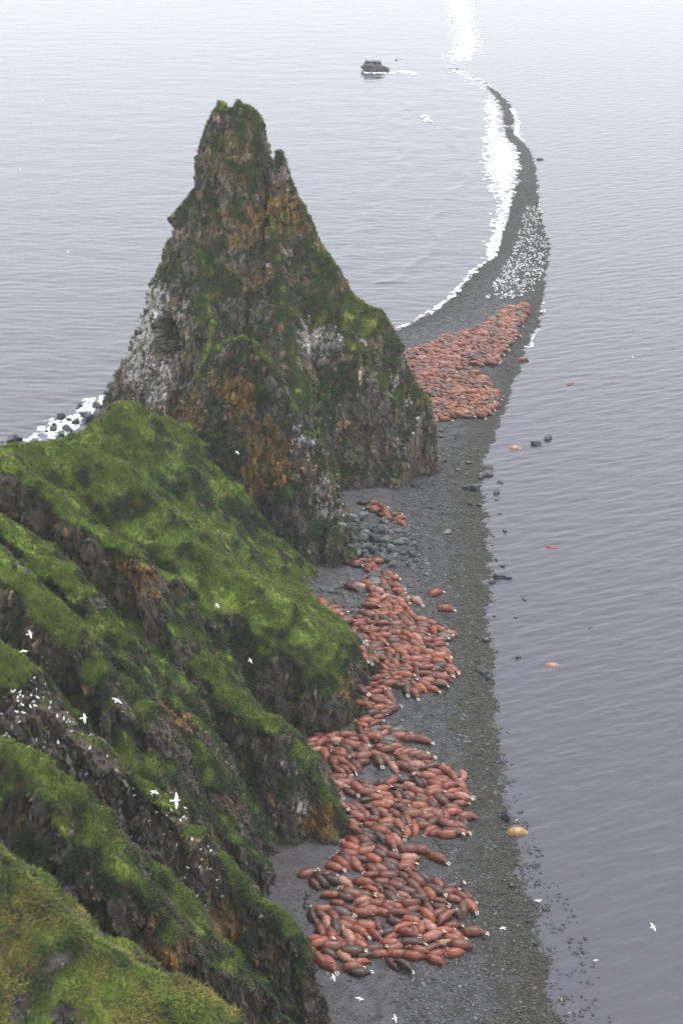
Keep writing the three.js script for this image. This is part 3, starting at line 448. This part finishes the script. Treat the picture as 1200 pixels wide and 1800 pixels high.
for (const [x, y, k] of spread([[690, 790], [750, 780], [790, 830], [780, 870], [720, 890], [690, 870]], 40, 8)) boulder(x, y, 4 + 6 * k, 'grey', 'small grey stone on the shingle below the pinnacle cliff', 'stones below the pinnacle cliff', 0.5);
for (const [x, y, k] of spread([[620, 1010], [660, 1000], [665, 1030], [625, 1040]], 7, 9)) boulder(x, y, 22 + 10 * k, 'green', 'big dark green outcrop block at the cliff foot above the mid herd', 'outcrop blocks above the mid herd', 0.8);
for (const [x, y, k] of spread([[520, 1560], [560, 1575], [565, 1610], [530, 1600]], 7, 10)) boulder(x, y, 9 + 10 * k, 'dark', 'dark stone at the cliff foot left of the nearest herd', 'stones left of the nearest herd', 0.6);
{ // the sea rock with its cormorants, and the reef stones off the tip
  const p = atH(660, 124, 0), r = rng(31), rk = addMesh('sea_rock', (() => {
    const g = new THREE.IcosahedronGeometry(1, 12), a = g.attributes.position; for (let i = 0; i < a.count; i++) { const v = new THREE.Vector3().fromBufferAttribute(a, i), k = 1 + 0.25 * n3(v.x * 1.7, v.y * 1.7, v.z * 1.7) + 0.12 * n3(v.x * 5, v.y * 5, v.z * 5); v.multiplyScalar(k); if (v.y > 0.35) v.y = 0.35 + (v.y - 0.35) * 0.35; a.setXYZ(i, v.x * 7, v.y * 5.2 * (1 - 0.35 * v.x), v.z * 5); } g.computeVertexNormals(); return g;
  })(), std({ color: C(0.075, 0.06, 0.055), flatShading: true })); rk.position.set(p.x, 0.2, -p.D); tag(rk, 'dark offshore rock crowded with cormorants near the top', 'rock');
  const body = new THREE.LatheGeometry([[0, 0], [0.12, 0.05], [0.2, 0.25], [0.19, 0.5], [0.1, 0.72], [0.07, 0.9], [0.09, 1.0], [0.05, 1.08], [0, 1.1]].map(([a, b]) => new THREE.Vector2(a, b)), 7), cm = std({ color: C(0.015, 0.015, 0.02) }), beak = new THREE.ConeGeometry(0.03, 0.16, 5).rotateZ(-Math.PI / 2).translate(0.15, 1.0, 0);
  rk.updateMatrixWorld(); const rc = new THREE.Raycaster();
  for (let i = 0; i < 15; i++) {
    const x = p.x + lerp(-6.2, 3.2, (i + 0.3 * r()) / 15), z = -p.D - 0.6 - 2 * r(); rc.set(new THREE.Vector3(x, 40, z), new THREE.Vector3(0, -1, 0)); const hit = rc.intersectObject(rk)[0]; if (!hit) continue;
    const c = addGroup('cormorant'); c.position.copy(hit.point); c.position.y -= 0.04; c.rotation.y = r() * 6.28; c.scale.setScalar(1.75 + 0.5 * r()); addMesh('body', body, cm, c); addMesh('beak', beak, cm, c); tag(c, 'black cormorant standing upright on the offshore rock', 'cormorant', 'cormorants on the offshore rock');
  }
}
for (const [x, y, w] of [[793, 121, 9], [802, 122, 12], [811, 124, 8], [836, 142, 10], [845, 144, 9], [853, 147, 9], [838, 146, 6], [697, 106, 9], [705, 105, 6]]) boulder(x, y, w, 'grey', 'low dark reef stone in the surf beyond the tip of the spit', 'reef stones beyond the spit', 0.35);
boulder(775, 470, 6, 'dark', 'single dark stone in the water left of the spit', null, 0.5);
for (const [x, y, w] of [[672, 471, 4], [704, 468, 4], [755, 574, 5], [795, 620, 5]]) boulder(x, y, w, 'dark', 'tiny dark stone showing off the left side of the spit', 'tiny stones left of the spit', 0.5);

// ------------------------------------------------------------------ walruses
function walrusBody(seed) {
  const r = rng(seed), L = 3.05, rings = 20, seg = 12, bend = (r() - 0.5) * 1.5, roll = (r() < 0.45 ? (r() - 0.5) * 2.6 : (r() - 0.5) * 0.5), lift = r() < 0.3 ? 0.35 + 0.35 * r() : 0, fat = 0.9 + 0.2 * r();
  const prof = curve([0, 0.04, 0.1, 0.2, 0.36, 0.58, 0.7, 0.78, 0.84, 0.89, 0.94, 0.975, 1], [0.1, 0.25, 0.37, 0.48, 0.58, 0.62, 0.57, 0.47, 0.37, 0.32, 0.33, 0.28, 0.1]);
  const spine = (s) => { const a = bend * (s - 0.45), x = (s - 0.5) * L; return [x * Math.cos(a * 0.5), 0, x * Math.sin(a * 0.5) + bend * 0.25 * (s - 0.5) ** 2 * L]; };
  const P = [], col = [], ix = [], place = (x, y, z, s) => { const R = prof(s) * fat, up = Math.max(0, s - 0.76) / 0.24; return [x, y + lift * up * up * 1.3 + Math.max(0, Math.min(R, 0.5) * 0.82), z]; };
  const head = new THREE.Matrix4();
  for (let i = 0; i <= rings; i++) {
    const s = i / rings, [cx, cy, cz] = spine(s), [ax, , az] = spine(Math.min(1, s + 0.02)), [bx, , bz] = spine(Math.max(0, s - 0.02)), l = Math.hypot(ax - bx, az - bz), tx = (ax - bx) / l, tz = (az - bz) / l, R = prof(s) * fat;
    for (let k = 0; k < seg; k++) {
      const a = (k / seg) * 6.2832, muz = s > 0.93 ? 1.15 : 1; let u = Math.cos(a) * R * 1.08 * muz, v = Math.sin(a) * R * (s < 0.12 ? 0.5 : 0.9);
      const fold = 0.02 * Math.sin(s * 60) * (s > 0.6 && s < 0.88 ? 1 : 0.3); u *= 1 + fold; v *= 1 + fold;
      if (v < 0) { v = Math.max(v, -R * 0.8); u *= 1.06; }
      const [x, y, z] = place(cx - tz * u, cy + v, cz + tx * u, s); P.push(x, y, z); const c = 0.88 + 0.6 * fbm3(x * 1.4 + seed, y * 1.7, z * 1.7, 3) + 0.2 * (r() - 0.5) - (s > 0.74 && s < 0.85 ? 0.15 : 0); col.push(c, c * (1 - 0.02 * r()), c);
    }
    if (i < rings) for (let k = 0; k < seg; k++) { const a = i * seg + k, b = i * seg + ((k + 1) % seg); ix.push(a, b, a + seg, b, b + seg, a + seg); }
  }
  const fin = (s, side, len, wid, back, drop) => { // a flat paddle from the flank
    const [cx, , cz] = spine(s), R = prof(s) * fat * 0.85, o = P.length / 3, [, y0] = place(0, 0, 0, s), base = Math.max(0.12, y0 - 0.28);
    const pt = (f, w, h) => P.push(cx - back * f + w, Math.max(0.03, base * (1 - f * drop) + h), cz + side * (R + len * f));
    [[-0.1, 0.5], [0.35, 0.9], [0.75, 0.8], [1, 0.3]].forEach(([f, w]) => { pt(f, wid * w, 0); pt(f, 0, 0.07); pt(f, -wid * w, 0); pt(f, 0, -0.05); for (let q = 0; q < 4; q++) col.push(0.7, 0.68, 0.68); });
    for (let i = 0; i < 3; i++) for (let k = 0; k < 4; k++) { const a = o + i * 4 + k, b = o + i * 4 + ((k + 1) % 4); ix.push(a, b, a + 4, b, b + 4, a + 4); }
    ix.push(o + 12, o + 13, o + 14, o + 12, o + 14, o + 15);
  };
  fin(0.66, 1, 0.42, 0.2, 0.3, 0.9); fin(0.66, -1, 0.42, 0.2, 0.3, 0.9); fin(0.05, 1, 0.28, 0.14, 0.34, 0.6); fin(0.05, -1, 0.28, 0.14, 0.34, 0.6);
  const g = new THREE.BufferGeometry(); g.setAttribute('position', new THREE.Float32BufferAttribute(P, 3)); g.setAttribute('color', new THREE.Float32BufferAttribute(col, 3)); g.setIndex(ix);
  // tusks leave the muzzle
  const [hx, , hz] = spine(0.965), [, hy] = place(0, 0, 0, 0.965), tusks = [1, -1].map((sd) => {
    const c = new THREE.CatmullRomCurve3([new THREE.Vector3(hx, hy - 0.02, hz + sd * 0.13), new THREE.Vector3(hx + 0.28, hy - 0.08 - 0.06 * r(), hz + sd * 0.17), new THREE.Vector3(hx + 0.48, hy - 0.34, hz + sd * 0.13)]), t = new THREE.TubeGeometry(c, 5, 0.058, 5), a = t.attributes.position;
    return t;
  });
  const turn = new THREE.Matrix4().makeTranslation(0, 0.42, 0).multiply(new THREE.Matrix4().makeRotationX(roll)).multiply(new THREE.Matrix4().makeTranslation(0, -0.42, 0));
  for (const q of [g, ...tusks]) { q.applyMatrix4(turn); const a = q.attributes.position; for (let i = 0; i < a.count; i++) if (a.getY(i) < 0.02) a.setY(i, 0.02 + a.getY(i) * 0.12); q.computeVertexNormals(); }
  return { body: g, tusks };
}
const walrusKinds = [...Array(10)].map((_, i) => walrusBody(40 + i));
const hides = { 'reddish brown': [C(0.165, 0.035, 0.018), C(0.115, 0.025, 0.014), C(0.215, 0.06, 0.032), C(0.075, 0.018, 0.012), C(0.17, 0.052, 0.034), C(0.25, 0.062, 0.03)], 'dark brown': [C(0.038, 0.015, 0.013), C(0.058, 0.021, 0.016)], 'pale pink': [C(0.32, 0.145, 0.105), C(0.27, 0.1, 0.07)], 'dull grey': [C(0.075, 0.058, 0.058)], 'pale tan': [C(0.34, 0.2, 0.085)] };
const hideMats = Object.fromEntries(Object.entries(hides).map(([k, l]) => [k, l.map((c) => std({ color: c, vertexColors: true, roughness: 0.45 }))])), tuskMat = std({ color: C(0.8, 0.76, 0.66), roughness: 0.4 });
function addWalrus({ x, D, turn, kind, hide, tone, y, size }, label, group) {
  const k = walrusKinds[kind], w = addGroup('walrus'); w.position.set(x, y ?? groundAt(x, D) - 0.04, -D); w.rotation.y = turn; w.scale.setScalar(size);
  addMesh('body', k.body, hideMats[hide][tone % hides[hide].length], w); for (const t of k.tusks) addMesh('tusk', t, tuskMat, w);
  return tag(w, label, 'walrus', group);
}
{
  const z4 = (l) => l.map(([a, b]) => [500 + a / 2.4, 1240 + b / 2.4]), z5 = (l) => l.map(([a, b]) => [540 + a / 2.857, 740 + b / 2.857]), z6 = (l) => l.map(([a, b]) => [660 + a / 2.648, 80 + b / 2.648]);
  const herds = [
    ['strip below grassy spur', z4([[90, 180], [150, 140], [320, 130], [350, 200], [330, 270], [230, 310], [190, 250]]), z4([[310, 105], [370, 90], [490, 130], [490, 160], [400, 170], [310, 130]]), z4([[320, 0], [460, 0], [440, 60], [350, 90], [320, 60]]), z4([[200, 380], [220, 310], [350, 350], [350, 385], [260, 410]])],
    ['herd beside yellow cliff', z4([[370, 235], [420, 170], [520, 200], [640, 260], [750, 290], [760, 330], [740, 450], [770, 470], [760, 520], [740, 560], [600, 560], [540, 550], [480, 580], [450, 610], [400, 570], [300, 445], [380, 380], [400, 340], [510, 310], [520, 290], [400, 260]]), z4([[235, 460], [300, 440], [310, 500], [290, 540], [240, 500]]), z4([[290, 560], [390, 540], [370, 610], [330, 640], [270, 650]]), z4([[360, 650], [410, 625], [530, 660], [510, 700], [350, 715]])],
    ['nearest herd', z4([[340, 720], [500, 710], [640, 760], [770, 790], [785, 860], [720, 900], [720, 960], [745, 990], [740, 1050], [670, 1085], [520, 1085], [410, 1060], [420, 1000], [460, 920], [380, 880], [320, 860], [330, 800]]), z4([[180, 700], [260, 650], [330, 660], [270, 720]]), z4([[90, 730], [170, 720], [260, 760], [230, 790], [130, 785]]), z4([[190, 820], [310, 820], [370, 880], [330, 910], [230, 860]]), z4([[100, 880], [200, 870], [300, 940], [400, 940], [410, 980], [340, 1000], [340, 1030], [420, 1050], [400, 1070], [250, 1090], [130, 1050], [120, 1010], [180, 940], [110, 940]]), z4([[120, 1115], [205, 1060], [218, 1090], [180, 1135]]), z4([[250, 1090], [310, 1085], [330, 1150], [285, 1145]]), z4([[415, 1080], [480, 1065], [530, 1115], [480, 1130]])],
    ['mid herd', z5([[250, 1010], [430, 920], [510, 980], [600, 1020], [700, 1040], [720, 1090], [660, 1110], [720, 1180], [720, 1230], [750, 1250], [690, 1290], [660, 1350], [550, 1385], [450, 1360], [340, 1330], [250, 1260], [215, 1180], [290, 1130], [240, 1090]]), z5([[240, 1290], [300, 1290], [400, 1380], [450, 1440], [400, 1450], [350, 1486], [270, 1486], [245, 1380]]), z5([[225, 740], [300, 700], [360, 710], [350, 750], [450, 820], [470, 880], [500, 950], [400, 960], [300, 960], [340, 870], [210, 860], [330, 830], [330, 790]]), z5([[40, 990], [80, 985], [220, 1040], [180, 1080], [110, 1060]]), z5([[280, 430], [340, 430], [470, 500], [470, 525], [380, 505]])],
    ['on the spit', z6([[110, 1440], [200, 1420], [330, 1370], [480, 1330], [600, 1230], [700, 1205], [715, 1235], [660, 1300], [650, 1350], [600, 1400], [560, 1480], [470, 1495], [400, 1500], [520, 1560], [575, 1640], [550, 1670], [500, 1720], [380, 1735], [250, 1750], [200, 1700], [110, 1600]])],
  ];
  const r = rng(2024), all = [];
  herds.forEach(([where, ...polys], herd) => polys.forEach((pxPoly) => {
    const poly = pxPoly.map(([a, b]) => { const p = atH(a, b, 1.1); return [p.x, p.D]; }), xs = poly.map((p) => p[0]), ds = poly.map((p) => p[1]), x0 = Math.min(...xs), x1 = Math.max(...xs), d0 = Math.min(...ds), d1 = Math.max(...ds), tries = (x1 - x0) * (d1 - d0) * 60;
    for (let i = 0; i < tries; i++) {
      const x = lerp(x0, x1, r()), D = lerp(d0, d1, r()); if (!inPoly(poly, x, D)) continue;
      const dir = -0.4 + 1.1 * n2(x * 0.16, D * 0.16) + 0.9 * (r() - 0.5), cx = Math.cos(dir), cd = Math.sin(dir); let free = true;
      for (const w of all) { const ex = w.x - x, ed = w.D - D; if (ex * ex + ed * ed > 7) continue; const a = (ex * cx + ed * cd) / 1.85, b = (-ex * cd + ed * cx) / 0.8, a2 = (ex * w.cx + ed * w.cd) / 1.85, b2 = (-ex * w.cd + ed * w.cx) / 0.8; if (a * a + b * b < 1 || a2 * a2 + b2 * b2 < 1) { free = false; break; } }
      if (!free) continue;
      const gh = groundAt(x, D); if (gh > 7 || gh < 0.1) continue;
      const k = r(), hide = k < 0.78 ? 'reddish brown' : k < 0.93 ? 'dark brown' : k < 0.98 ? 'pale pink' : 'dull grey';
      all.push({ x, D, cx, cd, turn: dir + (r() < 0.5 ? Math.PI : 0), kind: Math.floor(r() * walrusKinds.length), hide, tone: Math.floor(r() * 6), herd, where, size: (0.82 + 0.34 * r()), dist: Math.hypot(x, D), y: gh - 0.04 + (r() < 0.2 ? 0.1 + 0.25 * r() : 0) });
    }
  }));
  console.log('walruses', all.length);
  const extra = [[830, 1643, 0], [721, 1303, 0.1], [741, 1306, -0.3], [768, 1513, -0.5], [718, 1500, 0], [738, 1500, -0.2]].map(([px, py, t]) => ({ ...atH(px, py, 1), turn: t, kind: 3, hide: 'reddish brown', tone: 1, size: 1.1 }));
  all.sort((a, b) => a.dist - b.dist); const own = all.slice(0, 272);
  const shades = ['brick red', 'deep rust', 'bright rust', 'dark maroon', 'dusty red', 'orange red'];
  for (const w of own) {
    const faces = Math.cos(w.turn) > 0 ? 'right' : 'left', edge = xRight(w.D) - w.x, part = w.x - footX(w.D) < 5 ? 'close to the cliff' : edge < 17 ? 'on the seaward side' : 'in the middle', shade = w.hide === 'reddish brown' ? shades[w.tone] : w.hide;
    addWalrus(w, `${shade} walrus, head to the ${faces}, ${part}, ${w.where}`, `${shade} walruses facing ${faces} ${part}, ${w.where}`);
  }
  const lone = ['lone walrus with raised tusks right of the nearest herd', 'left one of two walruses apart at the top of the packed herd', 'right one of two walruses apart at the top of the packed herd', 'single small walrus on open shingle between the two nearest herds', 'left one of two walruses side by side below the packed herd', 'right one of two walruses side by side below the packed herd'];
  extra.forEach((w, i) => addWalrus(w, lone[i]));
  for (const [px, py, t, hide, label, h] of [[764, 1046, 0.6, 'reddish brown', 'round reddish walrus alone on shingle right of the mid herd'], [781, 1072, 0, 'reddish brown', 'reddish walrus alone on shingle below the round one'], [731, 1061, -0.7, 'pale pink', 'pale pink walrus at the upper right edge of the mid herd'], [918, 628, 0.3, 'reddish brown', 'bright red walrus alone at the far waterline of the spit'], [908, 1463, 0.05, 'pale tan', 'pale tan walrus lying in the shallows by the square boulder', -0.35], [904, 788, 0, 'pale tan', 'tan walrus floating in calm water near the boulder pair', -0.5], [970, 1168, -0.15, 'pale pink', 'pale pink walrus swimming out from the mid herd', -0.82], [970, 962, -0.2, 'reddish brown', 'faint reddish walrus swimming nearly submerged', -0.85], [1002, 675, 0.8, 'reddish brown', 'small head of a walrus far out in the calm water', -0.7], [948, 281, 0, 'dark brown', 'dark walrus in the water at the far right side of the spit', -0.3], [781, 741, 0.1, 'reddish brown', 'reddish walrus at the bottom edge of the spit herd'], [806, 733, 0, 'pale pink', 'pale pink walrus at the bottom edge of the spit herd']]) {
    const p = atH(px, py, h === undefined ? 1 : 0); addWalrus({ ...p, turn: t, kind: 1, hide, tone: 0, size: 1.1, y: h }, label);
  }
  const rest = [], white = (g, c) => { const n = g.attributes.position.count, a = new Float32Array(n * 3); for (let i = 0; i < n; i++) { const o = g.attributes.color; a[i * 3] = c.r * (o ? o.getX(i) : 1); a[i * 3 + 1] = c.g * (o ? o.getY(i) : 1); a[i * 3 + 2] = c.b * (o ? o.getZ(i) : 1); } const q = g.clone(); q.deleteAttribute('uv'); q.setAttribute('color', new THREE.BufferAttribute(a, 3)); return q; };
  for (const w of all.slice(272)) {
    const m = new THREE.Matrix4().compose(new THREE.Vector3(w.x, w.y, -w.D), new THREE.Quaternion().setFromAxisAngle(new THREE.Vector3(0, 1, 0), w.turn), new THREE.Vector3(w.size, w.size, w.size)), k = walrusKinds[w.kind], l = hides[w.hide];
    rest.push(white(k.body, l[w.tone % l.length]).applyMatrix4(m)); for (const t of k.tusks) rest.push(white(t, tuskMat.color).applyMatrix4(m));
  }
  const herd = addMesh('walrus_herd', mergeGeometries(rest), std({ vertexColors: true, roughness: 0.45 })); herd.userData.kind = 'stuff'; tag(herd, 'distant mass of walruses covering the beach and the spit', 'walruses');
}

// ------------------------------------------------------------------ birds
const white = std({ color: C(0.78, 0.78, 0.76), roughness: 0.8 }), greyBack = std({ color: C(0.3, 0.32, 0.36), roughness: 0.8 }), black = std({ color: C(0.015, 0.015, 0.018), roughness: 0.8 }), yellow = std({ color: C(0.5, 0.4, 0.05) });
const blob = (pts, seg = 7) => new THREE.LatheGeometry(pts.map(([a, b]) => new THREE.Vector2(a, b)), seg);
const birdBody = mergeGeometries([blob([[0, -0.24], [0.035, -0.18], [0.09, -0.06], [0.1, 0.05], [0.06, 0.15], [0, 0.19]]).rotateZ(-1.25).translate(0, 0.2, 0), blob([[0, -0.06], [0.05, -0.03], [0.062, 0.01], [0.045, 0.05], [0, 0.06]]).translate(0.14, 0.33, 0), new THREE.CylinderGeometry(0.05, 0.075, 0.1, 6).translate(0.12, 0.27, 0), new THREE.CylinderGeometry(0.012, 0.012, 0.14, 4).translate(0.02, 0.06, 0.03), new THREE.CylinderGeometry(0.012, 0.012, 0.14, 4).translate(0.02, 0.06, -0.03)]);
{
  const r = rng(88), poly = [[924, 360], [947, 360], [958, 405], [962, 438], [954, 476], [939, 507], [905, 526], [870, 528], [852, 526], [878, 478], [900, 445], [912, 402]], spots = [];
  while (spots.length < 620) { const x = 850 + 115 * r(), y = 358 + 172 * r(), n = fbm2(x * 0.06, y * 0.06, 2); if (!inPoly(poly, x, y) || n < (x < 880 ? 0.1 : -0.3) + 0.5 * (r() - 0.5)) continue; const p = atH(x, y, 1.2); spots.push([p.x, p.D]); }
  spots.sort((a, b) => a[1] - b[1]);
  const cut = [0, 1, 2, 3].map((i) => spots[Math.min(299, i * 75)][1]), zone = ['nearest', 'second', 'third', 'farthest'];
  for (const [x, D] of spots.slice(0, 300)) { const g = addMesh('gull', birdBody, white); g.position.set(x, beachHeight(x, D), -D); g.rotation.y = r() * 6.28; g.scale.setScalar(1.3 + 0.4 * r()); const along = zone[D >= cut[3] ? 3 : D >= cut[2] ? 2 : D >= cut[1] ? 1 : 0], off = xRight(D) - x, side = off < 6 ? 'at the waterline' : off < 10 ? 'right of centre' : off < 14 ? 'left of centre' : 'at the left rim'; tag(g, `white gull resting in the ${along} row of the spit flock, ${side}`, 'gull', `gulls in the ${along} row of the spit flock, ${side}`); }
  const far = spots.slice(300).map(([x, D]) => birdBody.clone().rotateY(r() * 6.28).scale(1.4, 1.4, 1.4).translate(x, beachHeight(x, D), -D)), f = addMesh('gull_flock', mergeGeometries(far), white); f.userData.kind = 'stuff'; tag(f, 'far part of the white gull flock on the spit', 'gulls');
}
{ // kittiwakes on the ledges of the bird cliffs
  const r = rng(99), { pos } = tufts, cand = [], sets = [['the dark bird cliff at lower left', guano.slice(13, 17), 190], ['the pale left face of the pinnacle', guano.slice(0, 5), 40], ['the whitened cliff under the pinnacle ridge', guano.slice(6, 11), 36]];
  const ledge = (parent) => { const g = parent.children.find((c) => c.name === 'cliff_face').geometry, p = g.attributes.position, ix = g.index, out = []; for (let t = 0; t < ix.count; t += 3) { const [a, b, c] = [0, 1, 2].map((k) => new THREE.Vector3().fromBufferAttribute(p, ix.getX(t + k))), n = b.clone().sub(a).cross(c.clone().sub(a)).normalize(); if (n.y > 0.45) out.push(a.add(b).add(c).divideScalar(3)); } return out; };
  const L = [...ledge(tufts.head), ...ledge(tufts.pin)];
  for (const [where, balls, count] of sets) {
    const near = L.filter((p) => near3(balls.map(([c, R]) => [c, R * 1.15, 1]), p.x, p.y, -p.z) > 0.15); for (let i = 0; i < count && near.length; i++) { const p = near.splice(Math.floor(r() * near.length), 1)[0], g = addMesh('kittiwake', birdBody, white); g.position.copy(p); g.position.y -= 0.02; g.rotation.y = r() * 6.28; g.scale.setScalar(1.05); const px = 600 + (FOCAL * p.x) / (-p.z * CP + (EYE - p.y) * SP), part = px < 70 ? 'leftmost part' : px < 150 ? 'upper part' : px < 240 ? 'middle part' : px < 330 ? 'lower part' : 'right part'; tag(g, `white kittiwake perched on ${where}, ${part}`, 'kittiwake', `kittiwakes on ${where}, ${part}`); }
  }
}
function flyer(px, py, D, span, heading, bank, label, dark) {
  const p = atD(px, py, D), g = addGroup(dark ? 'flying_cormorant' : 'flying_gull'); g.position.set(p.x, p.h, -p.D); g.rotation.set(0, heading, 0); g.rotateX(bank); g.scale.setScalar(span);
  const w = dark ? black : white;
  addMesh('body', blob([[0, -0.2], [0.025, -0.14], [0.06, -0.02], [0.058, 0.08], [0.04, 0.13], [0.036, 0.17], [0.02, 0.205], [0, 0.215]], 9).rotateZ(-Math.PI / 2), w, g);
  const sheet = (l, y = 0.012) => { const s = new THREE.Shape(l.map(([a, b]) => new THREE.Vector2(a, b))); return new THREE.ExtrudeGeometry(s, { depth: y, bevelEnabled: false }).rotateX(Math.PI / 2); };
  addMesh('tail', sheet([[-0.14, 0.025], [-0.28, 0.055], [-0.28, -0.055], [-0.14, -0.025]]), w, g);
  addMesh('beak', new THREE.ConeGeometry(0.012, 0.05, 5).rotateZ(-Math.PI / 2).translate(0.235, 0, 0), dark ? black : yellow, g);
  for (const s of [1, -1]) {
    const wing = addMesh('wing', sheet([[0.09, 0.03], [0.12, 0.18], [0.1, 0.26], [0.03, 0.44], [0.0, 0.44], [-0.02, 0.26], [-0.045, 0.15], [-0.06, 0.03]]), dark ? black : greyBack, g); wing.rotation.x = s * 0.14; if (s < 0) wing.scale.z = -1;
    if (!dark) { addMesh('wing_tip', sheet([[0.036, 0.425], [-0.02, 0.5], [-0.03, 0.5], [-0.004, 0.425]], 0.016), black, wing); wing.material = white; }
  }
  return tag(g, label, dark ? 'cormorant' : 'gull');
}
flyer(309, 1407, 57, 1.06, 0.08, 0.7, 'large white gull flying with wings spread in front of the bird cliff');
flyer(271, 1392, 62, 0.85, 0.9, -0.2, 'white gull flying just left of the large flying gull');
for (const [x, y, D, h, l] of [[440, 1161, 150, 0.5, 'white gull flying before the grassy spur end'], [148, 1262, 85, 0.2, 'white gull flying over the long green crest at left'], [206, 1231, 90, 1.2, 'white gull flying above the streaked green slope'], [53, 1114, 100, 0.4, 'upper gull of two flying close to the left edge'], [43, 1144, 96, 2.5, 'lower gull of two flying close to the left edge'], [417, 795, 190, 0.7, 'white gull flying before the orange buttress'], [120, 442, 330, 0.3, 'white gull flying over the sea left of the pinnacle'], [36, 297, 420, 0.2, 'gull flying far over the sea at the left edge'], [1112, 628, 240, 2.6, 'white gull flying low over the calm water at right'], [1147, 1629, 95, 0.4, 'white gull flying at the lower right over the water'], [884, 1631, 105, 2.2, 'white gull flying over the dark shingle at lower right'], [632, 1755, 100, 1.6, 'white gull flying over bare shingle below the nearest herd'], [694, 1790, 98, 0.2, 'white gull flying at the bottom edge over the beach'], [382, 1064, 150, 0.6, 'tiny gull flying over the main green ridge'], [586, 1718, 110, 0.3, 'white gull low beside the end of the nearest herd'], [75, 175, 560, 0.5, 'distant gull over the far sea at upper left']]) flyer(x, y, D, 1.1, h, 0.35, l);
flyer(1036, 1104, 150, 1.35, 0.9, -0.6, 'black cormorant flying over the calm water at right', true);
flyer(981, 1577, 112, 0.8, 0.1, -0.2, 'dark cormorant flying over the shallows at lower right', true);
renderer.render(scene, camera);
